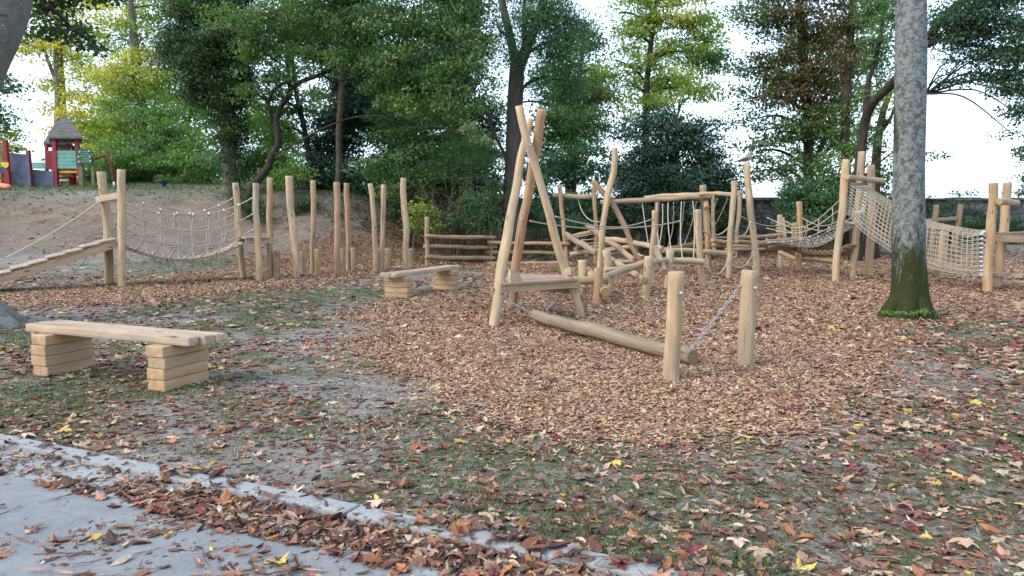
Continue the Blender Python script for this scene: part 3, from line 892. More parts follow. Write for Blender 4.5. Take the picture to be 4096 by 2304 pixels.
beam('stub_log', 4, [(1386, 555), (1393, 600), (1398, 630)], [44, 46, 48], [yK - .05, yK - .22, yK - .34], rt, BROWN)
bolts(rt, 4, [(514, 497), (538, 573)], yH - .10, .018); bolts(rt, 4, [(562, 622)], yH + .08, .02); bolts(rt, 4, [(1414, 530)], yK - .25, .02)
bolts(rt, 4, [(1404, 967)], yK - .09, .02)
hang = [([(823, 588), (835, 680), (850, 780), (876, 940)], 19.1, 18.6), ([(950, 585), (955, 700), (958, 840), (980, 1035)], 19.1, 17.6),
        ([(1003, 590), (1005, 690), (1000, 800), (975, 962)], 19.2, 18.2), ([(1053, 582), (1051, 700), (1060, 850), (1078, 995)], 19.2, 16.8),
        ([(1102, 578), (1101, 700), (1090, 840), (1048, 985)], 19.3, 19.8), ([(1172, 575), (1164, 740), (1164, 900), (1180, 1074)], 19.3, 15.4),
        ([(1198, 572), (1185, 700), (1168, 830), (1148, 952)], 19.35, 20.0), ([(1273, 568), (1285, 700), (1288, 880), (1280, 1078)], 19.4, 15.5),
        ([(1305, 568), (1280, 700), (1245, 830), (1200, 945)], 19.45, 20.2), ([(1492, 545), (1440, 700), (1370, 830), (1275, 925)], 18.9, 20.3),
        ([(1585, 545), (1500, 730), (1430, 830), (1300, 935)], 18.2, 20.4)]
for p_, ya_, yb_ in hang:
    rope_px(rt, 4, p_, [ya_, yb_], .0125, 'hanging_rope')
beam('low_log', 4, [(500, 908), (620, 918), (800, 946), (1003, 990)], [46, 48, 46, 46], [20.4, 19.6, 18.6, 17.6], rt, TAN)
beam('low_log', 4, [(1003, 1008), (1200, 1012), (1420, 1022), (1642, 1036)], [48, 50, 50, 48], [18.2, 18.5, 18.8, 19.2], rt, TAN)
beam('low_log', 4, [(1005, 1005), (1200, 965), (1372, 945)], [44, 42, 40], [18.6, 20.0, 20.8], rt, RED)
rope_px(rt, 4, [(790, 1035), (800, 1048), (830, 1055)], [18.0, 17.6], .02, 'rope', (1, 1))

# ---------------------------------------------------------------- swinging rope steps between tall posts
gF = G(4, 1362, 1325)
st_ = thing('rope_step_course', (gF.x, gF.y, 0), 'three upright posts joined by slack foot ropes in front of the log platform', 'rope course')
post('post', 4, [(1320, 640), (1328, 880), (1345, 1100), (1362, 1325)], [58, 58, 58, 60], st_, color=PALE, seg=18)
post('post', 4, [(1636, 390), (1639, 520), (1622, 740), (1605, 960), (1590, 1258)], [48, 50, 52, 54, 54], st_, color=TAN)
yO = 18.05
post('post', 4, [(1750, 229), (1766, 420), (1790, 640), (1815, 880), (1830, 1050), (1840, 1240)], [56, 58, 60, 60, 60, 62], st_, Y=yO, color=TAN, sink=.25)
rope_px(st_, 4, [(1358, 825), (1400, 858), (1450, 871), (1530, 855), (1618, 778)], [gF.y, yM - .1], .014, 'foot_rope')
rope_px(st_, 4, [(1386, 1158), (1425, 1200), (1475, 1216), (1530, 1195), (1590, 1100)], [gF.y, yM - .1], .016, 'foot_rope')
rope_px(st_, 4, [(1645, 840), (1665, 868), (1695, 877), (1745, 855), (1792, 745)], [yM, yO - .1], .014, 'foot_rope')
rope_px(st_, 4, [(1612, 1128), (1645, 1152), (1690, 1163), (1755, 1135), (1808, 1035)], [yM, yO - .1], .016, 'foot_rope')
for x, y, yy in ((1808, 1035, yO - .12), (1588, 1098, yM - .12), (1388, 1100, gF.y)):
    mb = MB(); p = P(4, x, y, yy); lp = [p + Vector((math.cos(a) * .035, -.01, math.sin(a) * .055)) for a in np.linspace(0, 6.2832, 13)]
    add_tube(mb, lp, .009, 6, 0, None, None, False); mb.build('rope_eye', ['aluminium'], st_)
bolts(st_, 4, [(1306, 798)], gF.y - .09, .02); bolts(st_, 4, [(1815, 985), (1886, 943)], yO - .11, .02)

# hand ropes from the tripod
o = rope_px(None, 4, [(50, 706), (200, 745), (400, 785), (600, 799), (760, 775), (920, 727)], [Y2[4] - .05, G(4, 913, 1270).y], .013, 'hand_rope')
tag(o, 'upper slack hand rope from the pale tripod leg to a slim post', 'rope', 'hand ropes from the tripod tower')
o = rope_px(None, 3, [(350, 778), (470, 800), (640, 820), (790, 829), (960, 825), (1130, 812), (1230, 798), (1319, 780)], [Y3[3] - .05, gF.y], .013, 'hand_rope')
tag(o, 'lower slack hand rope from the reddish tripod leg to a stout post', 'rope', 'hand ropes from the tripod tower')

# ---------------------------------------------------------------- log platform
gA, gB = G(5, 935, 1155), G(5, 1112, 1190)
lp_ = thing('log_platform', (gB.x, gB.y, 0), 'raised deck of stacked round logs with wedge steps on its two posts', 'log platform')
post('post', 5, [(935, 688), (935, 900), (935, 1155)], 42, lp_, color=TAN)
post('post', 5, [(1105, 570), (1108, 700), (1114, 850), (1106, 1000), (1112, 1190)], [50, 52, 54, 52, 54], lp_, color=(.95, .82, .68))
for p_, w_, ys in (([(330, 915), (420, 930), (500, 940)], 42, [18.9, 19.5, 20.0]), ([(552, 892), (740, 884), (952, 870)], 36, [19.6, 20.4, 21.0]),
                   ([(545, 929), (620, 932), (700, 937)], 34, [18.9, 19.2, 19.6]), ([(725, 945), (880, 926), (1130, 914)], [50, 48, 44], [18.0, 18.6, 19.6]),
                   ([(328, 962), (560, 968), (822, 985)], 36, [19.4, 19.6, 19.7]), ([(445, 1000), (700, 996), (1015, 988)], 34, [19.2, 19.4, 19.7]),
                   ([(435, 932), (500, 938), (560, 945)], 30, [19.3, 19.8, 20.2]), ([(700, 965), (860, 955), (1080, 970)], 44, [18.4, 19.0, 19.6]),
                   ([(820, 985), (930, 968), (1060, 985)], 40, [18.8, 19.2, 19.7])):
    beam('log', 5, p_, w_, ys, lp_, BROWN)
mb = MB(); board(mb, P(5, 340, 892, 20.0), P(5, 520, 890, 20.6), .35, .03); mb.build('step_board', ['sawn_wood'], lp_, color=(.9, .8, .7))
beam('ground_log', 5, [(922, 1022), (1000, 1050), (1080, 1078), (1250, 1088), (1410, 1108)], [38, 40, 40, 38, 36], [20.6, 20.4, 20.1, 19.7, 19.3], lp_, (.9, .8, .68))
mb = MB(); p0 = P(5, 952, 712, gA.y - .12); p1 = P(5, 972, 888, gA.y - .12)
board(mb, p0, p1, .06, .13, up=Vector((1, 0, 0))); mb.build('side_board', ['sawn_wood'], lp_, color=PALE)
def wedges(c, x, yt, n, dy, w_, Y, dirx):
    mb = MB()
    for i in range(n):
        a = P(c, x, yt + i * dy, Y); r_ = R(c, w_, Y) * 2; h = R(c, dy, Y) * 1.9
        V = []
        for s_ in (-1, 1):
            for px_, pz in ((0, 0), (dirx * r_, -h * .25), (dirx * r_, -h * .8), (0, -h * .95)):
                V.append(a + Vector((px_, s_ * .05, pz)))
        mb.add(V, [(3, 2, 1, 0), (4, 5, 6, 7), (0, 1, 5, 4), (1, 2, 6, 5), (2, 3, 7, 6), (3, 0, 4, 7)], 0, None, False)
    return mb.build('wedge_step', ['sawn_wood'], lp_, color=PALE)
wedges(5, 948, 770, 3, 26, 42, gA.y - .1, -1); wedges(5, 1085, 765, 5, 26, 42, gB.y, -1)
rope_px(lp_, 5, [(580, 700), (655, 735), (722, 762), (800, 783), (890, 788), (1000, 782), (1082, 757)], [19.2, 21.0], .013, 'hand_rope')
rope_px(lp_, 5, [(965, 738), (1010, 760), (1060, 790)], [21.0, 20.0], .013, 'hand_rope')
rope_px(lp_, 5, [(975, 815), (1010, 838), (1050, 850)], [21.0, 20.2], .013, 'hand_rope')
beam('stub_log', 5, [(820, 905), (815, 960)], 30, [19.2, 19.3], lp_, BROWN)

# ---------------------------------------------------------------- net bridge
T1 = G(6, 272, 1115); T2 = G(6, 410, 1080); T3 = G(6, 537, 1070)
nbr = thing('net_bridge', (gB.x + .6, gB.y - .6, 0), 'sagging trough of knotted rope net slung from the log platform to tall posts', 'net')
nu, nvv = 26, 11
def net_pt(u, v):
    a0 = P(5, 812, 942, 18.15); a1 = P(5, 1075, 895, 20.0)
    b0 = P(6, 352, 652, 16.9); b1 = P(6, 505, 662, 18.0)
    p = (a0.lerp(a1, v)).lerp(b0.lerp(b1, v), u)
    s = 4 * u * (1 - u)
    p.z -= .28 * s * (.35 + .65 * (1 - (2 * v - 1) ** 2)) 
    p.z += .05 * s * abs(2 * v - 1)
    p.z += -.10 * math.sin(u * math.pi) ** 2 + .25 * u ** 3 * (1 - u) 
    return p
mb = MB()
for j in range(nvv):
    pts = [net_pt(i / nu, j / (nvv - 1)) for i in range(nu + 1)]
    add_tube(mb, pts, .011, 5, 0)
    ferrule(mb, pts[0], pts[1] - pts[0], .12, .02); ferrule(mb, pts[-1], pts[-2] - pts[-1], .12, .02)
for i in range(1, nu):
    for j in range(nvv - 1):
        a = net_pt(i / nu, j / (nvv - 1)); b_ = net_pt((i + .35) / nu, (j + 1) / (nvv - 1)); add_tube(mb, [a, b_], .010, 5, 0, cap=False)
        if (i + j) % 3 == 0: ferrule(mb, a - Vector((.03, 0, 0)), Vector((1, .1, .1)), .06, .016)
mb.build('net', ['net_rope', 'aluminium'], nbr)
for v0, dz in ((0, 0), (1, 0)):
    for k in range(2):
        pts = []
        for i in range(13):
            u = i / 12; p = net_pt(u, v0); top = .62 - .26 * k
            p.z += top * (1 - .55 * math.sin(math.pi * u)); pts.append(p)
        rope(nbr, 'side_rope', pts, .011, ends=(1, 1))
    mb = MB()
    for i in (2, 4, 6, 8, 10):
        u = i / 12; a = net_pt(u, v0); top = .62 * (1 - .55 * math.sin(math.pi * u))
        add_tube(mb, [a, a + Vector((.03, 0, top * .5)), a + Vector((0, 0, top))], .010, 5, 0)
    mb.build('side_rope', ['hemp_rope', 'aluminium'], nbr)
thick = [P(5, 1085, 995, 19.6), P(5, 1200, 1022, 19.0), P(5, 1350, 1030, 18.3), P(5, 1500, 1018, 17.8), P(6, 330, 862, 17.8), P(6, 430, 838, 17.9)]
tr, _ = smooth_path(thick, [1] * 6, .04)
mb = MB()
fr = frames(tr)
for k in range(3):
    pts = [p + (f[1] * math.cos(i * .42 + k * 2.094) + f[2] * math.sin(i * .42 + k * 2.094)) * .042 for i, (p, f) in enumerate(zip(tr, fr))]
    add_tube(mb, pts, .044, 7, 0)
o = mb.build('thick_rope', ['thick_rope'], None, tuple(tr[0]))
tag(o, 'very thick brown twisted rope hanging beneath the net bridge', 'rope')

# ---------------------------------------------------------------- net tunnel
tn = thing('net_tunnel_frame', (T1.x, T1.y, 0), 'square tunnel of pale rope netting between tall posts, partly behind the big trunk', 'net tunnel')
post('post', 6, [(357, 169), (330, 480), (300, 800), (272, 1115)], [56, 56, 56, 56], tn, color=PALE, seg=18)
post('post', 6, [(477, 108), (470, 300), (442, 650), (425, 850), (410, 1080)], 52, tn, color=TAN)
post('post', 6, [(550, 211), (555, 480), (546, 800), (537, 1070)], [54, 54, 58, 62], tn, color=TAN)
post('post', 6, [(410, 535), (402, 720), (392, 905)], 30, tn, color=BROWN)
post('post', 6, [(572, 750), (575, 905)], 26, tn, color=BROWN)
R1 = G(6, 1443, 1192); R2 = G(6, 1532, 1162)
beam('cross_log', 6, [(362, 307), (450, 312), (540, 330), (637, 334)], [44, 42, 40, 42], [T1.y - .17, T1.y + .35, T1.y + .8, T3.y - .16], tn, TAN)
post('post', 6, [(1495, 351), (1482, 600), (1462, 900), (1443, 1192)], [66, 66, 66, 68], tn, color=(1.0, .88, .76), seg=18)
post('post', 6, [(1605, 348), (1580, 600), (1553, 900), (1532, 1162)], [60, 62, 62, 62], tn, color=(1.0, .88, .76), seg=18)
post('post', 6, [(1545, 800), (1525, 1150)], 30, tn, color=TAN)
beam('cross_log', 6, [(1540, 496), (1610, 500), (1680, 504)], [54, 50, 46], [R1.y - .22, R1.y + .1, R1.y + .4], tn, TAN)
for z0, z1, dy in ((745, 728, 0), (770, 765, -.05)):
    mb = MB(); board(mb, P(6, 1505, z0 + 14, R1.y + dy), P(6, 1800, z1 + 24, R1.y + .5 + dy), .06, .12 if dy else .05, seed=z0); mb.build('deck_beam', ['sawn_wood'], tn, color=(1.0, .84, .70))
mb = MB()
for i in range(5):
    a = P(6, 1510, 740, R1.y + .05 + i * .13); b_ = P(6, 1800, 732, R1.y + .5 + i * .13); board(mb, a, b_, .12, .035, seed=i)
mb.build('deck', ['sawn_wood'], tn, color=(.9, .85, .8))
for x0, x1, yy in ((1480, 1565, 1052), (1668, 1790, 1062)):
    mb = MB(); board(mb, P(6, x0, yy + 8, R1.y + .1), P(6, x1, yy, R1.y + .45), .22, .06, seed=x0); mb.build('swing_step', ['sawn_wood'], tn, color=(.95, .85, .75))
for a, b_ in (((1480, 1075), (1800, 1090)), ((1540, 1045), (1800, 1060))):
    mb = MB(); chain(mb, P(6, *a, R1.y + .3), P(6, *b_, R1.y + .4), .06, .02); mb.build('chain', ['galvanised_steel'], tn)
mb = MB(); chain(mb, P(6, 1708, 800, R1.y + .3), P(6, 1700, 1062, R1.y + .3), .06, .0); mb.build('chain', ['galvanised_steel'], tn)

nNT = [(385, 368), (565, 480), (720, 588), (965, 688), (1130, 715), (1290, 765), (1420, 745)]
nFT = [(500, 368), (620, 440), (740, 510), (965, 628), (1160, 680), (1300, 705), (1445, 724)]
nNB = [(362, 578), (470, 715), (710, 880), (965, 990), (1130, 1036), (1300, 1060), (1420, 1064)]
def edge(pts, ya, yb):
    x0, x1 = pts[0][0], pts[-1][0]; out = []
    za, zb = 1 / ya, 1 / yb
    for x, y in pts:
        t = (x - x0) / (x1 - x0); out.append(P(6, x, y, 1 / (za + (zb - za) * t)))
    w, _ = smooth_path(out, [1] * len(out), .05); return w
def resamp(w, n):
    d = [0]
    for a, b_ in zip(w, w[1:]): d.append(d[-1] + (b_ - a).length)
    out = []; k = 0
    for i in range(n):
        t = d[-1] * i / (n - 1)
        while k < len(w) - 2 and d[k + 1] < t: k += 1
        out.append(w[k].lerp(w[k + 1], min(1, (t - d[k]) / max(1e-6, d[k + 1] - d[k]))))
    return out
NR = 32
eNT = resamp(edge(nNT, T1.y + .05, R1.y), NR); eFT = resamp(edge(nFT, T2.y - .2, R2.y - .1), NR); eNB = resamp(edge(nNB, T1.y + .05, R1.y), NR)
eFB = [b_ + (f - t) for b_, f, t in zip(eNB, eFT, eNT)]
for p in eFB: p.z += .02
mb = MB()
sides = [(eNT, eNB, 9), (eNB, eFB, 6), (eFB, eFT, 8), (eFT, eNT, 6)]
for e0, e1, n in sides:
    for j in range(n):
        t = j / n
        pts = []
        for i, (a, b_) in enumerate(zip(e0, e1)):
            p = a.lerp(b_, t); pts.append(p)
        add_tube(mb, pts, .0085, 5, 0)
        ferrule(mb, pts[0], pts[1] - pts[0], .10, .019); ferrule(mb, pts[-1], pts[-2] - pts[-1], .10, .019)
for i in range(1, NR - 1):
    ring = []
    for e0, e1, n in sides:
        for j in range(n):
            p = e0[i].lerp(e1[i], j / n)
            ring.append(p)
    ring.append(ring[0]); add_tube(mb, ring, .0085, 5, 0, cap=False)
mb.build('tunnel_net', ['hemp_rope', 'aluminium'], tn)
mb = MB(); board(mb, eNT[0] + UPZ * .03, eFT[0] + UPZ * .03, .05, .06); mb.build('net_bar', ['sawn_wood'], tn, color=BROWN)

# far rail frame behind the net tunnel
gq = G(6, 1065, 1066)
fr_ = thing('rail_frame', (gq.x, gq.y, 0), 'plank rail on leaning posts seen through the right end of the net tunnel', 'climbing frame')
post('post', 6, [(1112, 722), (1090, 890), (1066, 1066)], [52, 52, 52], fr_, color=PALE)
yq = G(6, 1190, 905).y
post('post', 6, [(1053, 520), (1040, 640), (1022, 800), (1010, 900)], 38, fr_, color=BROWN)
post('post', 6, [(1243, 518), (1220, 680), (1195, 830), (1186, 905)], 40, fr_, color=BROWN)
mb = MB(); board(mb, P(6, 985, 640, yq - .1), P(6, 1212, 622, yq - .1), .06, .13); mb.build('rail', ['sawn_wood'], fr_, color=(.8, .7, .6))
mb = MB(); board(mb, P(6, 505, 628, yq), P(6, 760, 636, yq), .06, .12); mb.build('rail', ['sawn_wood'], fr_, color=(.85, .75, .65))
o, _, _ = beam('ground_log', 6, [(940, 1010), (985, 1022), (1058, 1036)], [64, 64, 62], [16.9, 16.6, 16.1], None, BROWN)
tag(o, 'short thick log lying on the chips right behind the big mossy trunk', 'log')
zz = G(6, 1665, 1330)
o, _, _ = post('stepping_stump', 6, [(1700, 1272), (1700, 1335)], 70, None, color=PALE)
tag(o, 'low pale stump cut flat, at the right edge beyond the big trunk', 'stump')

# ---------------------------------------------------------------- dove on the tall post
bp = P(4, 1750, 229, yO)
bird = thing('dove', tuple(bp), 'small grey and brown dove perched on top of a tall post', 'bird')
mb = MB()
DS = 1.28
bpts = [(-.155, .01, .045), (-.10, .0, .055), (-.05, 0, .068), (.0, 0, .082), (.04, 0, .105), (.062, 0, .14), (.072, 0, .168), (.082, 0, .192), (.098, 0, .200), (.112, 0, .198)]
brad = [.012, .028, .046, .055, .052, .038, .026, .027, .020, .006]
pp, rr_ = smooth_path([bp + Vector(p) * DS for p in bpts], [q * DS for q in brad], .008)
add_tube(mb, pp, rr_, 14, 0); mb.build('body', ['bird_grey'], bird)
for s_ in (-1, 1):
    mb = MB(); pp, rr_ = smooth_path([bp + Vector((.02, .045 * s_, .095)) * DS, bp + Vector((-.05, .05 * s_, .078)) * DS, bp + Vector((-.15, .02 * s_, .05)) * DS], [.024, .03, .006], .01)
    add_tube(mb, pp, rr_, 10, 0); mb.build('wing', ['bird_brown'], bird)
    mb = MB(); add_tube(mb, [bp + Vector((.0, .022 * s_, .05)) * DS, bp + Vector((.01, .022 * s_, 0.002)) * DS, bp + Vector((.035, .022 * s_, .003)) * DS], .005, 6, 0); mb.build('leg', ['bird_beak'], bird)
mb = MB(); add_tube(mb, [bp + Vector((-.14, 0, .05)) * DS, bp + Vector((-.20, 0, .03)) * DS, bp + Vector((-.235, 0, .018)) * DS], [.016, .018, .012], 8, 0); mb.build('tail', ['bird_brown'], bird)
mb = MB(); add_tube(mb, [bp + Vector((.105, 0, .199)) * DS, bp + Vector((.132, 0, .193)) * DS], [.006, .002], 6, 0); mb.build('beak', ['bird_beak'], bird)

# ---------------------------------------------------------------- benches
def make_bench(org, ax, L, label):
    """org = ground point under the middle, ax = long direction"""
    ay = Vector((-ax.y, ax.x, 0))
    if ay.y < 0: ay = -ay
    be = thing('bench', (org.x, org.y, 0), label, 'bench', 'backless wooden benches')
    H0 = Hf(org.x, org.y)
    top = .47; th = .08; W = .36
    ws = [.125, .12, .115]; y = -W / 2
    shift = [(-.0, .0), (.0, .05), (.02, .06)]
    for i, w_ in enumerate(ws):
        mb = MB(); c = org + ay * (y + w_ / 2) + ax * ((shift[i][0] + shift[i][1]) / 2) + UPZ * (top - th / 2 - .002 * i)
        add_box(mb, c, (ax, ay, UPZ), (L + shift[i][1] - shift[i][0], w_ - .006, th), .022 if i != 1 else .012, 0, i * 5 + 2)
        mb.build('seat_plank', ['sawn_wood'], be, color=(1.0, .97, .94)); y += w_
    for s_ in (-1, 1):
        mb = MB(); hh = (top - th) / 4
        for k in range(5):
            z0 = -.10 if k == 0 else k * hh - hh * .0
            z0 = (k - 1) * hh if k else -.09
            z1 = k * hh
            dj = .006 * math.sin(k * 2.3 + s_)
            c = org + ax * (s_ * L * .357 + dj) + ay * (-.02 + dj) + UPZ * ((z0 + z1) / 2)
            add_box(mb, c, (ay, ax, UPZ), (.49, .20, (z1 - z0) - .002), .011, 0, k * 3 + s_)
        mb.build('support', ['sawn_wood'], be, color=(1.02, .88, .70))
    return be
zt = .47
FL, FR, BR, BL = (G(8, x, y, zt) for x, y in ((240, 388), (1985, 490), (2300, 440), (600, 345)))
m1 = (FL + BL) / 2; m2 = (FR + BR) / 2
ax1 = (FR - FL); ax1.z = 0; L1 = ax1.length; ax1.normalize(); ax1 = Vector((ax1.x * .995 + ax1.y * .10, ax1.y * .995 - ax1.x * .10, 0)).normalized(); o1 = (m1 + m2) / 2 - ax1 * .03; o1.z = 0
print('bench1', FL, FR, BR, BL, L1, (BL - FL).length, (BR - FR).length)
make_bench(o1, ax1, L1 * 1.085, 'nearest backless plank bench on two stacked-board supports, beside the paved path')
e1 = G(2, 1445, 1108, .45); e2 = G(2, 2035, 1034, .45)
ax2 = (e2 - e1); ax2.z = 0; L2 = ax2.length; ax2.normalize(); o2 = (e1 + e2) / 2; o2.z = 0
print('bench2', e1, e2, L2)
make_bench(o2, ax2, L2, 'smaller looking distant plank bench on the bare lawn left of the tripod tower')

# ---------------------------------------------------------------- play tower on the bank
YT = 31.0
def gz(x, y): return Vector((x, y, Hf(x, y) - .1))
tb = P(1, 470, 640, YT)
pt = thing('play_tower', (tb.x, tb.y, Hf(tb.x, tb.y)), 'red-posted play tower with pointed grey roofs on top of the bank', 'play tower')
def sq_post(c, xt, yt, xb, Y, w_, mname='red_paint', name='post', parent=None):
    t = P(c, xt, yt, Y); b0 = P(c, xb, 640, Y); bz = Hf(b0.x, b0.y) - .1
    s = R(c, w_, Y) * 2; mb = MB(); board(mb, Vector((b0.x, b0.y, bz)), t, s, s, up=Vector((0, 1, 0)), bev=.015)
    return mb.build(name, [mname], parent if parent is not None else pt)
for a in ((395, 262, 410, YT, 30), (553, 262, 590, YT, 26), (337, 315, 345, YT + 1.2, 18), (490, 315, 520, YT + 1.4, 22), (530, 330, 545, YT + 1.5, 18),
          (38, 292, 68, YT - .6, 26), (205, 365, 232, YT - .3, 22), (25, 350, 45, YT + .6, 14)): sq_post(1, *a)
def pyramid(apx, l, r_, Y, dep, name='roof'):
    ap = P(1, apx[0], apx[1], Y + dep / 2); a = P(1, *l, Y); b_ = P(1, *r_, Y)
    dv = ((a + b_) / 2 - CAM); dv.z = 0; dv = dv.normalized() * dep
    ap = (a + b_) / 2 + dv / 2; ap = Vector((ap.x, ap.y, P(1, apx[0], apx[1], ap.y).z))
    V = [a, b_, b_ + dv, a + dv]; lo = [v - Vector((0, 0, .07)) for v in V]
    mb = MB(); mb.add(V + [ap], [(0, 1, 4), (1, 2, 4), (2, 3, 4), (3, 0, 4)], 0, None, False)
    mb.add(V + lo, [(0, 4, 5, 1), (1, 5, 6, 2), (2, 6, 7, 3), (3, 7, 4, 0), (4, 7, 6, 5)], 0, None, False)
    return mb.build(name, ['weathered_boards'], pt)
pyramid((455, 95), (352, 266), (598, 268), YT - .3, 2.0); pyramid((415, 150), (314, 306), (527, 312), YT + 1.6, 2.0)
def panel(pts, Y, m, name, parent, th=.05, slats=0):
    V = [P(1, x, y, Y) for x, y in pts]
    mb = MB()
    if slats:
        a, b_, c, d = V
        for i in range(slats):
            t0, t1 = i / slats, (i + .9) / slats
            q = [a.lerp(d, t0), b_.lerp(c, t0), b_.lerp(c, t1), a.lerp(d, t1)]
            q += [v + Vector((v.x / v.y * th, th, 0)) for v in q]
            mb.add(q, [(0, 3, 2, 1), (4, 5, 6, 7), (0, 1, 5, 4), (1, 2, 6, 5), (2, 3, 7, 6), (3, 0, 4, 7)], 0, None, False)
    else:
        q = V + [v + Vector((v.x / v.y * th, th, 0)) for v in V]
        mb.add(q, [(0, 3, 2, 1), (4, 5, 6, 7), (0, 1, 5, 4), (1, 2, 6, 5), (2, 3, 7, 6), (3, 0, 4, 7)], 0, None, False)
    return mb.build(name, [m], parent)
panel([(410, 366), (556, 366), (572, 500), (414, 498)], YT - .05, 'teal_board', 'panel', pt, slats=5)
panel([(335, 365), (392, 368), (398, 518), (332, 514)], YT + .3, 'red_paint', 'slat_panel', pt, slats=1)
panel([(222, 452), (330, 452), (330, 500), (226, 498)], YT + .9, 'teal_board', 'panel', pt, slats=3)
panel([(56, 380), (208, 398), (225, 625), (78, 620)], YT - .4, 'grey_board', 'panel', pt)
panel([(232, 503), (385, 516), (386, 658), (240, 658)], YT - .1, 'grey_board', 'panel', pt)
panel([(424, 510), (576, 512), (576, 528), (424, 528)], YT + .05, 'yellow_paint', 'deck_edge', pt, .9)
panel([(414, 500), (572, 502), (572, 510), (414, 510)], YT + .02, 'red_paint', 'deck_rail', pt, .08)
panel([(426, 544), (536, 545), (536, 558), (426, 557)], YT + 1.0, 'orange_plastic', 'step', pt, .3)
for x in (448, 515):
    sq_post(1, x, 586, x, YT + 1.6, 9, 'black_plastic', 'table_leg')
panel([(426, 574), (530, 575), (530, 588), (426, 587)], YT + 1.6, 'white_paint', 'table_top', pt, .6)
# yellow and blue panel at the far left
yl = thing('climbing_board', tuple(P(1, 20, 520, YT - .7)), 'yellow diamond on a blue play panel at the far left of the bank', 'play panel')
panel([(-10, 450), (62, 452), (62, 480), (40, 497)], YT - .75, 'yellow_paint', 'diamond', yl); panel([(-60, 488), (40, 490), (40, 530), (-60, 530)], YT - .6, 'blue_plastic', 'board', yl)
sq_post(1, 15, 485, 18, YT - .55, 14, 'red_paint', 'post', yl)
# notice board
nbp = P(1, 640, 640, YT - .5)
nt_ = thing('notice_board', (nbp.x, nbp.y, Hf(nbp.x, nbp.y)), 'dark green notice board with faint lettering on two mossy posts beside the play tower', 'notice board')
sq_post(1, 590, 420, 595, YT - .4, 28, 'green_post', 'post', nt_); sq_post(1, 672, 420, 678, YT - .4, 20, 'green_post', 'post', nt_)
panel([(556, 353), (665, 352), (667, 462), (560, 466)], YT - .55, 'green_sign', 'board', nt_)
mb = MB()
for i, (x0, x1) in enumerate(((598, 650), (585, 640), (580, 645), (575, 630), (590, 650), (600, 650), (585, 640))):
    y = 375 + i * 12; a = P(1, x0, y, YT - .56); b_ = P(1, x1, y, YT - .56)
    board(mb, a, b_, .01, .012, bev=0)
mb.build('lettering', ['sign_lettering'], nt_)
for x, y in ((580, 378), (648, 372), (570, 413), (652, 412), (575, 448), (655, 444)):
    bolt(nt_, P(1, x, y, YT - .57), Vector((0, -1, 0)), .05)
# climbing arch
aw = [P(1, x, y, YT + .2) for x, y in ((680, 427), (725, 412), (770, 400), (785, 415), (800, 460), (815, 525), (823, 590))]
ca = thing('climbing_arch', (aw[-1].x, aw[-1].y, Hf(aw[-1].x, aw[-1].y)), 'curved red steel climbing bar beside the green notice board', 'climbing bar')
mb = MB(); pp, _ = smooth_path(aw, [1] * len(aw), .08); add_tube(mb, pp, .045, 8, 0)
mb.build('bar', ['red_paint'], ca)
mb = MB(); q = aw[-1]; add_tube(mb, [q, Vector((q.x + .02, q.y, Hf(q.x, q.y) - .1))], .04, 8, 0); mb.build('foot', ['white_paint'], ca)
# slide end
mb = MB(); YS = 29.0
sa, sb_ = P(1, -90, 655, YS), P(1, 78, 655, YS - .3)
za, zb = Hf(sa.x, sa.y) + .16, Hf(sb_.x, sb_.y) + .10
pp, rr_ = smooth_path([Vector((sa.x, sa.y, za)), Vector(((sa.x + sb_.x) / 2, sa.y - .1, (za + zb) / 2 + .02)), Vector((sb_.x, sb_.y, zb))], [.11, .11, .10], .05)
rr_[-1] = .05; rr_[-2] = .085
add_tube(mb, pp, rr_, 16, 0)
sp_ = MB(); q = pp[len(pp) // 2]; add_tube(sp_, [q, Vector((q.x, q.y, Hf(q.x, q.y) - .1))], .06, 8, 0)
o = thing('tunnel_slide', (q.x, q.y, Hf(q.x, q.y)), 'rounded orange slide end poking in at the left edge of the bank', 'slide')
mb.build('chute', ['orange_plastic'], o); sp_.build('support', ['red_paint'], o)
# dark bowl
bw = P(1, 1187, 608, 31.0)
o = thing('water_bowl', (bw.x, bw.y, Hf(bw.x, bw.y)), 'dark blue shallow bowl on a foot standing on top of the bank', 'bowl')
mb = MB(); V, F = [], []; seg = 20; hz_ = Hf(bw.x, bw.y)
prof = [(.09, -.05), (.08, .10), (.20, .16), (.29, .25), (.31, .25), (.29, .22), (.18, .14), (0.01, .12)]
for r_, z in prof:
    for k in range(seg): V.append(Vector((bw.x + r_ * math.cos(6.2832 * k / seg), bw.y + r_ * math.sin(6.2832 * k / seg), hz_ + z)))
for i in range(len(prof) - 1):
    for k in range(seg): F.append((i * seg + k, i * seg + (k + 1) % seg, (i + 1) * seg + (k + 1) % seg, (i + 1) * seg + k))
mb.add(V, F); mb.build('bowl', ['blue_plastic'], o)
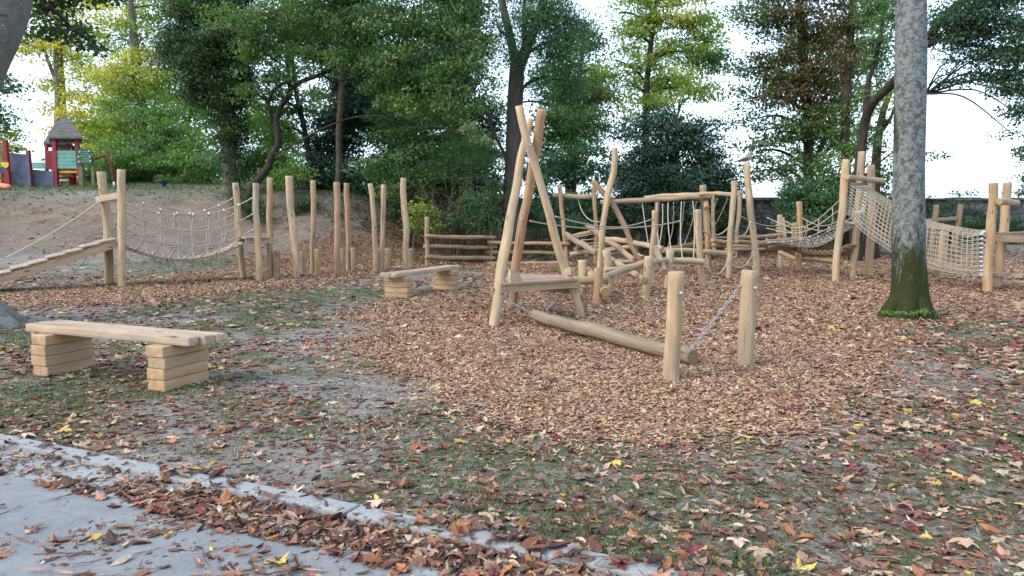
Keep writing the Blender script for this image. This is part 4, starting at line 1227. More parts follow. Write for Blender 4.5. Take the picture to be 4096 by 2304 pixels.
# ================================================================= GROUND
def axis(segs):
    out = [segs[0][0]]
    for a, b_, st in segs:
        n = max(1, int(round((b_ - a) / st)))
        out += [a + (b_ - a) * (i + 1) / n for i in range(n)]
    return np.array(out)
gx = axis([(-400, -60, 40), (-60, -24, 3), (-24, -12, .6), (-12, -5, .2), (-5, 5, .10), (5, 12, .2), (12, 24, .6), (24, 60, 3), (60, 400, 40)])
gy = axis([(-20, 1.6, 2.4), (1.6, 8, .09), (8, 16, .16), (16, 34, .25), (34, 60, 2), (60, 700, 40)])
def grid_mesh(name, X, Y, Z, mats, keep=None):
    ny, nx = X.shape
    V = np.stack([X, Y, Z], -1).reshape(-1, 3)
    i = np.arange(ny * nx).reshape(ny, nx)
    F = np.stack([i[:-1, :-1], i[:-1, 1:], i[1:, 1:], i[1:, :-1]], -1).reshape(-1, 4)
    if keep is not None: F = F[keep.reshape(-1)]
    o = np_mesh(name, V, F, mats, None, True)
    return o, V
X, Y = np.meshgrid(gx, gy)
Z = H(X, Y)
ground, GV = grid_mesh('ground', X, Y, Z, ['bare_soil'])
gm = np.zeros((len(GV), 4), np.float32); gm[:, 3] = 1
xx, yy = GV[:, 0], GV[:, 1]
gm[:, 0] = grass_mask(xx, yy) * (1 - .0 * yy)
hh = H(xx, yy)
slope = ss(.12, .6, hh) * ss(18, 20, yy)
sandy = slope * ss(.2, .95, hh + (fbm(xx * .9, yy * .9, 57) - .5)) * ss(-2.5, -7, xx + (fbm(xx * .4, yy * .4, 55) - .5) * 5) * (.45 + .55 * ss(.35, .6, fbm(xx * .5, yy * .5, 61)))
ampx = 2.3 * (1 - .2 * ss(-7, -3.4, xx) - .45 * ss(-3.2, .5, xx) - .35 * ss(.5, 5, xx)); crest = ss(.84, .97, hh / np.maximum(ampx, .05)) * (xx < 0)
gm[:, 1] = sandy * (1 - .75 * crest)
gm[:, 0] = np.clip(gm[:, 0] * (1 - slope * .85) + crest * ss(.25, .5, fbm(xx * .8, yy * .8, 93)), 0, 1)
gm[:, 2] = np.clip(.35 + .65 * slope * (1 - sandy) - .2 * crest, 0, 1)
at = ground.data.attributes.new('mask', 'FLOAT_COLOR', 'POINT'); at.data.foreach_set('color', gm.ravel())
tag(ground, 'bare grey soil with patches of moss and short grass, rising to a sandy bank', None, None, 'structure')

bx = axis([(-16, -6, .2), (-6, 7, .07), (7, 16, .2)]); by = axis([(3.6, 12, .07), (12, 29, .18)])
X, Y = np.meshgrid(bx, by)
ins = in_bed((X[:-1, :-1] + X[1:, 1:]) / 2, (Y[:-1, :-1] + Y[1:, 1:]) / 2)
Z = H(X, Y) + .005 + .008 * fbm(X * 4, Y * 4, 12, 3)
bed, _ = grid_mesh('wood_chip_bed', X, Y, Z, ['chip_bed'], ins)
tag(bed, 'reddish brown bed of wood chips under the climbing equipment', None, None, 'structure')

# paved path, gutter and kerb
def strip(name, s0, s1, z, m, kerbz=None):
    A = KP0 - KD * 14; Bp = KP0 + KD * 16
    V, F = [], []
    for P_ in (A, Bp):
        for s_ in (s0, s1): V.append((P_.x + KN.x * s_, P_.y + KN.y * s_, z))
    mb = MB(); mb.add(V, [(0, 2, 3, 1)], 0, None, False)
    return mb.build(name, [m])
V, F = [], []; rj = random.Random(9)
for i in range(601):
    t = -14 + i * .05; e = -.452 + .018 * (float(vn(np.array([t * 3.1]), np.array([1.0]), 8)[0]) - .5) + .02 * (float(vn(np.array([t * 11.0]), np.array([4.0]), 18)[0]) - .5)
    for s_ in (-9.0, e): q = KP0 + KD * t + KN * s_; V.append((q.x, q.y, -.012))
mb = MB(); mb.add(V, [(2 * i, 2 * i + 2, 2 * i + 3, 2 * i + 1) for i in range(600)], 0, None, False)
pa = mb.build('path', ['asphalt']); tag(pa, 'grey asphalt path in the near corner strewn with dead leaves', None, None, 'structure')
gu = strip('gutter', -.56, -.11, -.016, 'concrete'); tag(gu, 'pale concrete gutter strip filled with leaves along the path', None, None, 'structure')
mb = MB()
rdk = random.Random(4)
for i in range(30):
    c = KP0 + KD * (-13.5 + i * 1.0) + KN * (-.06 + rdk.uniform(-.003, .003)) + UPZ * (-.075 + rdk.uniform(-.003, .003))
    add_box(mb, c, (KD, KN, UPZ), (.986, .125, .19), .012, 0, i)
kb = mb.build('kerb', ['concrete']); tag(kb, 'pale concrete edging kerb between the path and the lawn', None, None, 'structure')

# ================================================================= LITTER
def maple(seed):
    r_ = random.Random(seed)
    ang = [(-90, .18), (-62, .55), (-50, .36), (-36, .62), (-22, .40), (-5, .78), (8, .95), (20, .62), (33, .42), (45, .66), (58, .76), (72, .88), (90, 1.12)]
    pts = [(math.radians(a), q) for a, q in ang] + [(math.radians(180 - a), q) for a, q in reversed(ang[1:-1])]
    out = [(0, 0, 0)] + [(q * .5 * math.cos(a) * r_.uniform(.9, 1.08), q * .5 * math.sin(a) * r_.uniform(.92, 1.06), 0) for a, q in pts]
    V = np.array(out); k = len(pts)
    cx, cy = r_.uniform(-.2, 1.0), r_.uniform(-.2, 1.0)
    rad = np.hypot(V[:, 0], V[:, 1]); th = np.arctan2(V[:, 1], V[:, 0])
    V[:, 2] = cx * V[:, 0] ** 2 + cy * V[:, 1] ** 2 + .10 * rad * np.cos(3 * th + r_.uniform(0, 6)) + .05 * np.sin(9 * th) * rad
    V[1:, 2] += np.array([r_.uniform(-.03, .03) for _ in range(k)])
    F = [(0, 1 + i, 1 + (i + 1) % k) for i in range(k)]
    # stalk
    b0 = len(V); V = np.vstack([V, [[-.012, -.08, .0], [.012, -.08, 0], [r_.uniform(-.1, .1), -.62, r_.uniform(0, .10)]]]); F.append((b0, b0 + 2, b0 + 1))
    return V, np.array(F)
def curl_leaf(seed):
    r_ = random.Random(seed); n, m = 7, 3; V = []
    c1 = r_.uniform(.6, 2.4); c2 = r_.uniform(.5, 2.6); wd = r_.uniform(.13, .24); tw = r_.uniform(-1.2, 1.2)
    for i in range(n):
        t = i / (n - 1); w = wd * math.sin(math.pi * (.06 + .9 * t)) + .01
        a = (t - .5) * c1; cxp = math.sin(a) / max(.2, c1); cz = (1 - math.cos(a)) / max(.2, c1)
        for j in range(m):
            q = (j - 1) * c2 * .6
            lx = math.sin(q) / max(.3, c2 * .6) * w; lz = (1 - math.cos(q)) / max(.3, c2 * .6) * w * 1.6
            tt = tw * (t - .5)
            V.append((cxp + r_.uniform(-.01, .01), lx * math.cos(tt) - lz * math.sin(tt), cz * .6 + lx * math.sin(tt) + lz * math.cos(tt) + r_.uniform(-.012, .012)))
    F = []
    for i in range(n - 1):
        for j in range(m - 1):
            a = i * m + j; F += [(a, a + 1, a + m + 1), (a, a + m + 1, a + m)]
    return np.array(V), np.array(F)
def frag(seed):
    r_ = random.Random(seed); k = 6
    V = [(0, 0, r_.uniform(0, .12))]
    for i in range(k):
        a = 6.2832 * i / k; q = r_.uniform(.22, .5); V.append((q * math.cos(a), q * .62 * math.sin(a), r_.uniform(-.05, .12)))
    return np.array(V), np.array([(0, 1 + i, 1 + (i + 1) % k) for i in range(k)])
def small_star(seed):
    r_ = random.Random(seed); k = 10; V = [(0, 0, .06)]
    for i in range(k):
        a = 6.2832 * i / k; q = (.5 if i % 2 else .27) * r_.uniform(.8, 1.1); V.append((q * math.cos(a), q * math.sin(a), r_.uniform(-.06, .10)))
    return np.array(V), np.array([(0, 1 + i, 1 + (i + 1) % k) for i in range(k)])
def chip_t(seed):
    r_ = random.Random(seed); w = r_.uniform(.14, .30); h = .05
    V = [(-.5, -w * r_.uniform(.4, 1), 0), (.5, -w * r_.uniform(.4, 1), 0), (.5 * r_.uniform(.7, 1), w, 0), (-.5 * r_.uniform(.7, 1), w * r_.uniform(.5, 1), 0)]
    V += [(x * .94, y * .9, h) for x, y, z in V]
    F = [(4, 5, 6), (4, 6, 7), (0, 1, 5), (0, 5, 4)]
    return np.array(V), np.array(F)

PAL = np.array([(.17, .085, .06), (.09, .052, .042), (.42, .30, .20), (.52, .42, .30), (.34, .14, .065), (.20, .035, .045), (.52, .39, .10), (.24, .19, .16), (.36, .21, .155), (.13, .065, .07), (.25, .115, .07)])
def palette(n, w):
    w = np.array(w, float); i = rng.choice(len(PAL), n, p=w / w.sum())
    c = PAL[i] * rng.uniform(.72, 1.22, (n, 1)) * rng.uniform(.92, 1.08, (n, 3))
    return np.clip(c, 0, .9)

def instance(templates, pos, size, tilt, col, sink=.0, flip=.3, zfun=None):
    n = len(pos); Vs, Fs, Cs = [], [], []; off = 0
    ti = rng.integers(0, len(templates), n)
    for k, (tv, tf) in enumerate(templates):
        s = np.where(ti == k)[0]
        if not len(s): continue
        m = len(s); yaw = rng.uniform(0, 6.2832, m); tl = np.abs(rng.normal(0, 1, m)) * tilt; az = rng.uniform(0, 6.2832, m)
        fl = np.where(rng.random(m) < flip, -1.0, 1.0)
        cy, sy = np.cos(yaw), np.sin(yaw)
        T = tv[None] * np.stack([np.ones(m), np.ones(m), fl], -1)[:, None, :]
        x = T[..., 0] * cy[:, None] - T[..., 1] * sy[:, None]; y = T[..., 0] * sy[:, None] + T[..., 1] * cy[:, None]; z = T[..., 2]
        ca, sa = np.cos(az)[:, None], np.sin(az)[:, None]; ct, st = np.cos(tl)[:, None], np.sin(tl)[:, None]
        a = x * ca + y * sa; b_ = -x * sa + y * ca
        a2 = a * ct + z * st; z2 = -a * st + z * ct
        x = a2 * ca - b_ * sa; y = a2 * sa + b_ * ca
        sz = size[s][:, None]
        x, y, z2 = x * sz, y * sz, z2 * sz
        z2 = z2 - z2.min(1, keepdims=True) * .82 - z2.max(1, keepdims=True) * .06
        V = np.stack([x + pos[s, 0][:, None], y + pos[s, 1][:, None], z2 + pos[s, 2][:, None]], -1)
        nv = len(tv)
        Vs.append(V.reshape(-1, 3)); Fs.append((tf[None] + (np.arange(m) * nv)[:, None, None] + off).reshape(-1, 3)); off += m * nv
        c = np.repeat(col[s][:, None, :], nv, 1) * rng.uniform(.82, 1.15, (m, nv, 1)); Cs.append(c.reshape(-1, 3))
    return np.concatenate(Vs), np.concatenate(Fs), np.concatenate(Cs)

def sample(n, y0, y1, xpad=1.0):
    """uniform over the visible wedge of ground"""
    y = np.sqrt(rng.uniform(y0 ** 2, y1 ** 2, n)); x = rng.uniform(-.72, .72, n) * y * 1.0
    return x + rng.normal(0, .02, n), y

def dens(x, y):
    s = kerb_s(x, y); nz = fbm(x * .9, y * .9, 101, 4); n2 = fbm(x * 2.6, y * 2.6, 111, 3)
    d = .40 + 1.25 * ss(.36, .64, nz * .6 + n2 * .4)
    bed_ = in_bed(x, y)
    d = np.where(bed_, .62 + .5 * ss(.4, .65, nz) + .35 * ss(0, 3, x), d)
    d = np.where((x < -1) & (y > 5.5) & (y < 15) & ~bed_, d * .62, d)
    d = np.where(s < 0, np.where(s > -.12, .22 + .3 * n2 + ss(-1.6, .8, x) * .35, np.where(s > -.45, 1.35 * ss(.30, .46, n2 * .7 + nz * .3) + .3, .07 + .95 * ss(.55, .68, fbm(x * 2.1, y * 2.1, 131, 4)) + .55 * ss(-1.6, .4, x))), d)
    d = np.where((s > 0) & (s < 2.0), d * 1.45 + .35, d); d = d * (1 + .15 * ss(1.5, 4.5, x))
    hh_ = H(x, y); d = np.where((hh_ > .2) & (y > 18), .24 + .55 * ss(-10, -2, x + 5 * (nz - .5)) * (.35 + 1.0 * ss(.42, .62, n2)) , d)
    return np.clip(d, 0, 2.2)

def stalk(seed):
    r_ = random.Random(seed); V = []; k = 6; b_ = r_.uniform(-.25, .25)
    for i in range(k):
        t = i / (k - 1) - .5; w = .012 * (1.3 - abs(t)); c = b_ * (t * t - .08)
        V += [(t, c - w, .01 + .05 * r_.random()), (t, c + w, .018 + .05 * r_.random())]
    F = []
    for i in range(k - 1): F += [(2 * i, 2 * i + 2, 2 * i + 3), (2 * i, 2 * i + 3, 2 * i + 1)]
    return np.array(V), np.array(F)
STK = [stalk(i) for i in range(8)]
MAP = [maple(i) for i in range(12)]; CUR = [curl_leaf(i) for i in range(14)]; FRG = [frag(i) for i in range(8)]; STR = [small_star(i) for i in range(8)]; CHP = [chip_t(i) for i in range(8)]
allV, allF, allC = [], [], []; off = 0
def put(V, F, C):
    global off
    allV.append(V); allF.append(F + off); allC.append(C); off += len(V)
def scatter(n, y0, y1, temps, smin, smax, tilt, pal, cut=1.0, dmax=2.2, where=None, col=None):
    x, y = sample(n, y0, y1); d = dens(x, y)
    k = rng.random(n) * dmax < d * cut
    if where is not None: k &= where(x, y)
    x, y = x[k], y[k]; m = len(x)
    z = H(x, y) + np.where(in_bed(x, y), .010, 0)
    s_ = kerb_s(x, y); z = np.where(s_ < .0, np.where(s_ > -.125, .021, -.012), z)
    put(*instance(temps, np.stack([x, y, z], -1), rng.uniform(smin, smax, m) * rng.choice([.75, 1, 1, 1.15], m), tilt, palette(m, pal) if col is None else col(m)))
#            brown dark tan pale orange crim yel grey pink plum rust
W_big = [1.8, .8, 2.0, 1.2, 1.3, .55, .35, 1.3, 2.4, .5, 1.6]
W_curl = [3.5, 2.2, .9, .6, 1.0, .3, .15, 1.5, 1.0, .9, 2.0]
W_bed = [1.9, .9, 1.6, 1.0, 1.8, 1.1, .45, .7, 2.2, .8, 2.0]
scatter(9000, 2.6, 9, MAP, .06, .13, .12, W_big, .42)
scatter(22000, 2.6, 9, CUR, .045, .095, .2, W_curl, .52)
scatter(46000, 2.6, 9, FRG, .022, .06, .2, W_curl, .9)
scatter(34000, 7, 18, STR, .075, .15, .16, W_bed, .85)
scatter(9000, 4, 9, STR, .06, .12, .16, W_bed, .85, where=lambda x, y: in_bed(x, y) | (x > 2.4))
scatter(26000, 9, 18, FRG, .05, .11, .3, W_curl, .8)
scatter(30000, 18, 34, STR, .10, .17, .18, W_bed, .65)
def strip_scatter(n, t0, t1, s0, s1, z, temps, smin, smax, tilt, pal, thr):
    t = rng.uniform(t0, t1, n); s_ = np.clip(rng.normal((s0 + s1) / 2, (s1 - s0) * .30, n), s0, s1)
    x = KP0.x + KD.x * t + KN.x * s_; y = KP0.y + KD.y * t + KN.y * s_
    k = (y > 2.6) & (fbm(t * 1.7, s_ * 3, 151, 3) > thr); x, y = x[k], y[k]; m = len(x)
    put(*instance(temps, np.stack([x, y, np.full(m, z) + rng.uniform(0, .010, m)], -1), rng.uniform(smin, smax, m), tilt, palette(m, pal)))
strip_scatter(420, -1, 5.6, -.46, -.10, -.014, MAP, .065, .135, .25, W_big, .36)
strip_scatter(2000, -1, 5.6, -.46, -.10, -.014, CUR, .05, .11, .25, W_curl, .36)
strip_scatter(4200, -1, 5.6, -.46, -.10, -.014, FRG, .025, .07, .4, W_curl, .36)
strip_scatter(130, 1.5, 5.6, -.12, .02, .021, CUR, .06, .13, .3, W_curl, .45)
strip_scatter(90, 1.5, 5.6, -.12, .02, .021, MAP, .07, .14, .25, W_big, .45)
strip_scatter(260, -1, 5.6, -1.9, -.45, -.011, CUR, .06, .13, .3, W_curl, .52)
strip_scatter(2600, -1, 5.6, -2.6, -.45, -.011, FRG, .02, .05, .3, W_curl, .50)
strip_scatter(420, -1, 5.6, -2.6, -.3, -.008, STK, .10, .26, .06, W_curl, .40)
scatter(9000, 2.6, 8, STK, .08, .2, .1, W_curl, .5)
V, F, C = np.concatenate(allV), np.concatenate(allF), np.concatenate(allC)
lv = np_mesh('fallen_leaves', V, F, ['fallen_leaf'], C, False)
tag(lv, 'brown, tan, red and yellow fallen leaves scattered over ground and path', 'fallen leaves', None, 'stuff')
print('litter tris', len(F))
# leaf stalks and twigs on the ground
# loose chips
def chipcol(m):
    P2_ = np.array([(.43, .27, .16), (.56, .395, .26), (.31, .17, .10), (.20, .105, .065), (.48, .32, .205), (.38, .21, .125)])
    return P2_[rng.choice(6, m, p=[.27, .17, .2, .1, .14, .12])] * rng.uniform(.75, 1.15, (m, 1))
allV, allF, allC = [], [], []; off = 0
def chips(n, y0, y1, smin, smax, cut):
    x, y = sample(n, y0, y1)
    jx = x + rng.normal(0, .26, n); jy = y + rng.normal(0, .26, n)
    k = in_bed(jx, jy) & (rng.random(n) < cut); x, y = x[k], y[k]; m = len(x)
    z = H(x, y) + np.where(in_bed(x, y), .010, .0) + rng.uniform(0, .012, m)
    put(*instance(CHP, np.stack([x, y, z], -1), rng.uniform(smin, smax, m), .30, chipcol(m), flip=0))
chips(190000, 3.6, 9, .018, .048, 1); chips(180000, 9, 17, .026, .062, 1); chips(70000, 17, 29, .045, .09, 1)
V, F, C = np.concatenate(allV), np.concatenate(allF), np.concatenate(allC)
wc = np_mesh('wood_chips', V, F, ['wood_chip'], C, False)
tag(wc, 'loose tan and reddish wood chips covering the play area', 'wood chips', None, 'stuff')
print('chip tris', len(F))

# grass
n = 520000
x, y = sample(n, 2.7, 15); g = grass_mask(x, y)
fine = fbm(x * 5, y * 5, 141, 3)
k = (rng.random(n) < g * ss(.38, .58, fine) * (1.15 - y / 18)) & ~in_bed(x, y) & (kerb_s(x, y) > .02)
x, y = x[k], y[k]; hgt = rng.uniform(.010, .028, len(x))
tx, ty, th_ = [], [], []
for (sx_, sy_, nb, rr_, hh_) in [(1440, 1365, 150, .16, .055), (1560, 1395, 170, .14, .05), (1500, 1335, 80, .16, .04), (1640, 1420, 100, .12, .045), (1390, 1300, 90, .12, .04),
 (1850, 1428, 170, .10, .06), (1910, 1440, 90, .10, .05), (1240, 1275, 120, .12, .06), (100, 1010, 500, .35, .05), (30, 980, 500, .4, .05),
                                 (700, 1090, 300, .3, .04), (820, 1060, 300, .4, .04), (900, 1085, 300, .35, .04), (2240, 790, 160, .25, .06), (2330, 800, 160, .25, .06), (2440, 820, 200, .3, .05), (40, 835, 300, .3, .06), (500, 985, 160, .2, .05)]:
    c = G(0, sx_, sy_)
    tx.append(c.x + rng.normal(0, rr_, nb)); ty.append(c.y + rng.normal(0, rr_ * .8, nb)); th_.append(rng.uniform(.4, 1, nb) * hh_)
x = np.concatenate([x] + tx); y = np.concatenate([y] + ty); hgt = np.concatenate([hgt] + th_)
k = kerb_s(x, y) > .015; x, y, hgt = x[k], y[k], hgt[k]; m = len(x)
z = H(x, y) - .003; a = rng.uniform(0, 6.2832, m); w = rng.uniform(.0018, .004, m) * (1 + y * .10); lean = rng.uniform(.2, 1.1, m) * hgt; la = rng.uniform(0, 6.2832, m)
b0 = np.stack([x - np.cos(a) * w, y - np.sin(a) * w, z], -1); b1 = np.stack([x + np.cos(a) * w, y + np.sin(a) * w, z], -1)
tp_ = np.stack([x + np.cos(la) * lean, y + np.sin(la) * lean, z + hgt], -1)
V = np.stack([b0, b1, tp_], 1).reshape(-1, 3); F = np.arange(m * 3).reshape(-1, 3)
gc = np.array([(.05, .11, .03), (.075, .14, .035), (.12, .16, .06), (.04, .09, .03)])[rng.integers(0, 4, m)] * rng.uniform(.8, 1.25, (m, 1))
gr = np_mesh('grass', V, F, ['grass_blade'], np.repeat(gc, 3, 0), False); tag(gr, 'short thin green grass growing in patches on the bare soil', 'grass', None, 'stuff')
print('grass', m)

# ================================================================= TREES
GREENS = {
 'canopy': [(.035, .08, .022), (.05, .10, .028), (.06, .115, .03), (.04, .085, .034)],
 'dark': [(.016, .034, .012), (.022, .045, .014), (.028, .052, .020)],
 'yew': [(.011, .027, .014), (.015, .035, .017), (.018, .040, .024)],
 'mid': [(.035, .075, .018), (.05, .095, .024), (.04, .085, .032)],
 'fresh': [(.055, .115, .022), (.08, .14, .028), (.06, .12, .035)],
 'ash': [(.030, .075, .030), (.042, .095, .038), (.035, .085, .042)],
 'yellow': [(.20, .21, .032), (.30, .26, .04), (.42, .33, .05), (.15, .19, .03)],
 'lime': [(.10, .15, .026), (.14, .18, .03), (.19, .20, .036), (.08, .13, .028)],
 'red': [(.05, .075, .02), (.075, .05, .022), (.10, .048, .026), (.06, .09, .022), (.045, .07, .022), (.055, .03, .028)],
 'blue': [(.028, .055, .036), (.036, .068, .044), (.032, .06, .03)],
 'ivy': [(.013, .030, .012), (.020, .042, .015), (.03, .06, .02)],
}
F0 = FPX * .62891
def leaf_quads(cen, L, col, updir=.45, name='crown', m='leaf', parent=None, loc=(0, 0, 0), kind=None, base_n=None):
    n = len(cen)
    if base_n is None: base_n = np.tile([0, 0, updir], (n, 1))
    N = rng.normal(0, .38, (n, 3)) + base_n; N /= np.linalg.norm(N, axis=1, keepdims=True)
    T = rng.normal(0, 1, (n, 3)); T -= N * (T * N).sum(1, keepdims=True); T /= np.linalg.norm(T, axis=1, keepdims=True)
    T[:, 2] -= .15
    B = np.cross(N, T); L = L[:, None]
    V = np.stack([cen - T * L * .5, cen + B * L * .36 - T * L * .05 + N * L * .08, cen + T * L * .5 - N * L * .06, cen - B * L * .36 - T * L * .05 + N * L * .08], 1).reshape(-1, 3)
    F = np.arange(n * 4).reshape(-1, 4)
    return np_mesh(name, V, F, [m], np.repeat(col, 4, 0), False, parent, loc)

COV = 3.6
NL = [0]
BN = [None]
LG = 1.8
def ell_leaves(ells, L, cov, pal, accent=None, sub=48, spread=.30, flat=.5, droop=0.0):
    cs, Ls, cols, twigs, nrm = [], [], [], [], []
    L = L * .78; sub = int(sub * 1.5)
    for e in ells:
        x, y, rx, ry, Yd = e[:5]; p_ = e[5] if len(e) > 5 and e[5] else pal; cv = cov * (e[6] if len(e) > 6 else 1)
        c = P(0, x, y, Yd); a = rx * Yd / F0; h = ry * Yd / F0; dp = min(max(a, h), 1.15 * min(a, h) + .5)
        n = int(COV * math.pi * a * h * cv / (.36 * L * L)); ns = max(3, int(n / sub))
        q = rng.normal(0, 1, (ns, 3)); q /= np.linalg.norm(q, axis=1, keepdims=True)
        q *= rng.uniform(0, 1, (ns, 1)) ** .45
        sc_ = np.stack([c.x + q[:, 0] * a, c.y + q[:, 1] * dp, c.z + q[:, 2] * h], -1)
        gz_ = H(sc_[:, 0], sc_[:, 1]) + .15; sc_[:, 2] = np.maximum(sc_[:, 2], gz_)
        per = rng.integers(int(sub * .5), int(sub * 1.5), ns); tot = per.sum()
        idx = np.repeat(np.arange(ns), per)
        sg = 1.18 * spread * rng.uniform(.6, 1.35, ns)[idx][:, None]
        d = rng.normal(0, 1, (tot, 3)); d /= np.linalg.norm(d, axis=1, keepdims=True); d *= rng.uniform(0, 1, (tot, 1)) ** .55 * 1.75 * sg; d[:, 2] *= flat * .62
        rr_ = np.hypot(d[:, 0], d[:, 1]); d[:, 2] -= droop * rr_
        pp = sc_[idx] + d; pp[:, 2] = np.maximum(pp[:, 2], H(pp[:, 0], pp[:, 1]) + .02)
        bn = rng.normal(0, .42, (ns, 3)); bn[:, 2] += .55; bn[:, 1] -= .22; nrm.append(bn[idx])
        cs.append(pp); Ls.append(L * rng.uniform(.6, 1.25, tot))
        g = np.array(GREENS[p_]); k0 = rng.integers(0, len(g), ns)[idx]; k1 = rng.integers(0, len(g), tot)
        cc = LG * g[np.where(rng.random(tot) < .6, k0, k1)] * rng.uniform(.84, 1.2, ns)[idx][:, None] * rng.uniform(.86, 1.14, (tot, 1))
        if accent:
            ac, pr = accent; s_ = rng.random(tot) < pr; cc[s_] = np.array(ac)[rng.integers(0, len(ac), s_.sum())] * rng.uniform(.7, 1.2, (s_.sum(), 1))
        cols.append(cc); twigs.append((c, sc_)); NL[0] += tot
    BN[0] = np.concatenate(nrm)
    return np.concatenate(cs), np.concatenate(Ls), np.concatenate(cols), twigs

def tree(name, label, cat, trunks, ells, pal, L=.13, cov=2.0, bark='dark_bark', accent=None, leafm='leaf', sub=48, spread=.3, flat=.55, droop=0, limb=True, twig_every=5, group=None, limb_r=.07):
    """trunks: list of (window, [(x,y)...], distance(s), r_foot, r_top); the first one is rooted in the ground"""
    T = []
    for i, (c, pts, Yd, r0, r1) in enumerate(trunks):
        ys = Yd if isinstance(Yd, (list, tuple)) else [Yd] * len(pts)
        w = [P(c, x, y, q) for (x, y), q in zip(pts, ys)]
        if i == 0:
            z = Hf(w[0].x, w[0].y)
            if w[0].z > z - .1: w = [Vector((w[0].x, w[0].y, z - .2))] + w
            else: w[0].z = z - .2
        k = len(w); rads = [r0 + (r1 - r0) * j / (k - 1) for j in range(k)]
        if i == 0 and k > 2: rads[0] *= 1.35
        T.append((w, rads))
    base = T[0][0][0].copy(); base.z = Hf(base.x, base.y)
    root = thing(name, tuple(base), label, cat, group)
    mb = MB(); allp = []
    for w, rads in T:
        pp, rr_ = smooth_path(w, rads, .35); add_tube(mb, pp, rr_, 12 if rads[0] > .1 else 8, 0)
        allp += list(zip(pp, rr_))
    cs, Ls, cols, tw = ell_leaves(ells, L, cov, pal, accent, sub, spread, flat, droop)
    rd = random.Random(len(label))
    for c, subs in tw:
        if limb:
            best = min(allp, key=lambda q: (q[0] - c).length + max(0, q[0].z - c.z + .3) * 2.0 - q[1] * 2)
            a, ra = best; r0 = min(ra * .7, limb_r)
            mid = a.lerp(c, .5) + Vector((rd.uniform(-.2, .2), rd.uniform(-.2, .2), .12 * (c - a).length))
            pp, rr_ = smooth_path([a, mid, c], [r0, r0 * .7, r0 * .35], .3)
            add_tube(mb, pp, rr_, 6, 0)
            src = pp[len(pp) // 2:]
        else: src = [c]
        for s_ in subs[::twig_every]:
            s_ = Vector(s_); b0 = min(src, key=lambda q: (q - s_).length)
            m_ = b0.lerp(s_, .5) + Vector((rd.uniform(-.12, .12), rd.uniform(-.12, .12), rd.uniform(-.02, .15)))
            add_tube(mb, [b0, m_, s_], [.018, .012, .005], 4, 0, cap=False)
    mb.build('trunk', [bark], root)
    leaf_quads(cs, Ls, cols, .45, 'crown', leafm, root, tuple(base), base_n=BN[0])
    return root
YEL = ([(.50, .36, .05), (.42, .30, .05), (.36, .22, .06)], .10)
tree('maple_tree', 'tall yellow-leaved maple rising directly behind the red play tower', 'tree', [(0, [(153, 470), (152, 260), (146, 130), (150, 30), (156, -80)], 42, .34, .12), (0, [(150, 225), (120, 150), (100, 80)], 42, .12, .05)],
     [(190, 150, 60, 50, 42), (130, 110, 55, 50, 42), (215, 230, 60, 60, 41), (235, 70, 60, 50, 42), (120, 40, 50, 50, 43), (180, 300, 60, 50, 41), (255, 320, 60, 55, 41), (230, 400, 70, 60, 40), (110, 200, 30, 30, 42), (60, 110, 40, 40, 42), (190, -20, 70, 60, 42)],
     'yellow', .20, .72, 'grey_bark', spread=.5)
tree('maple_tree', 'tall lime-green maple between the play tower and the ivy-clad tree', 'tree', [(0, [(360, 470), (352, 250), (340, 120), (330, 20), (325, -80)], 38, .30, .1), (0, [(350, 220), (390, 140), (410, 80)], 38, .1, .04)],
     [(330, 250, 90, 60, 38, 'lime'), (390, 300, 80, 70, 37, 'fresh'), (290, 330, 80, 60, 38, 'lime'), (340, 170, 70, 60, 38, 'yellow'), (290, 100, 50, 60, 39, 'lime', .8), (370, 90, 60, 60, 38, 'lime', .8), (400, 200, 50, 60, 37, 'lime'), (320, 20, 60, 50, 39, 'yellow', .7), (340, 400, 90, 60, 36, 'fresh'), (420, 390, 70, 60, 36, 'mid'), (260, 200, 40, 50, 39, 'yellow', .8), (400, 20, 50, 50, 39, 'lime', .8)],
     'lime', .19, 1.0, 'grey_bark', spread=.5)
tree('broadleaf_tree', 'green and yellow tree cut off by the left edge beyond the play panels', 'tree', [(0, [(-90, 470), (-80, 250), (-70, 150)], 36, .25, .1)],
     [(-20, 290, 55, 50, 36, 'mid'), (0, 380, 45, 60, 36, 'yellow'), (-60, 200, 50, 60, 36, 'mid'), (15, 225, 20, 30, 36, 'mid'), (10, 430, 45, 35, 35, 'yellow')], 'mid', .18, 1.6, 'grey_bark', spread=.4)
tree('broadleaf_tree', 'low green understorey tree on top of the bank behind the rope bridge', 'tree', [(0, [(470, 470), (465, 420), (455, 370)], 35, .12, .06)],
     [(470, 420, 90, 45, 35, 'fresh'), (380, 440, 80, 35, 36, 'mid'), (300, 430, 70, 45, 38, 'mid'), (540, 420, 60, 40, 34, 'mid'), (440, 350, 60, 50, 36, 'fresh'), (250, 455, 45, 25, 39, 'dark')], 'mid', .17, 1.5, 'dark_bark', spread=.4)
tree('ivy_clad_tree', 'dark ivy-clad tree on the bank behind the far end of the rope bridge', 'tree', [(0, [(583, 478), (578, 400), (572, 300), (566, 150), (560, 0), (556, -90)], 27, .34, .2)],
     [(580, 345, 34, 70, 27), (560, 230, 50, 75, 27), (530, 150, 85, 70, 27), (590, 100, 65, 70, 27), (560, 20, 80, 55, 27), (470, 100, 55, 55, 27.5), (480, 30, 60, 45, 27.5), (500, 210, 50, 55, 27), (600, 200, 40, 60, 26.8), (425, 140, 25, 40, 27.5, None, .7), (560, -50, 110, 50, 27), (605, 430, 22, 40, 26.8, None, .8)],
     'ivy', .11, 3.0, 'grey_bark', ([(.05, .09, .025), (.07, .11, .03)], .12), 'leaf', spread=.30)
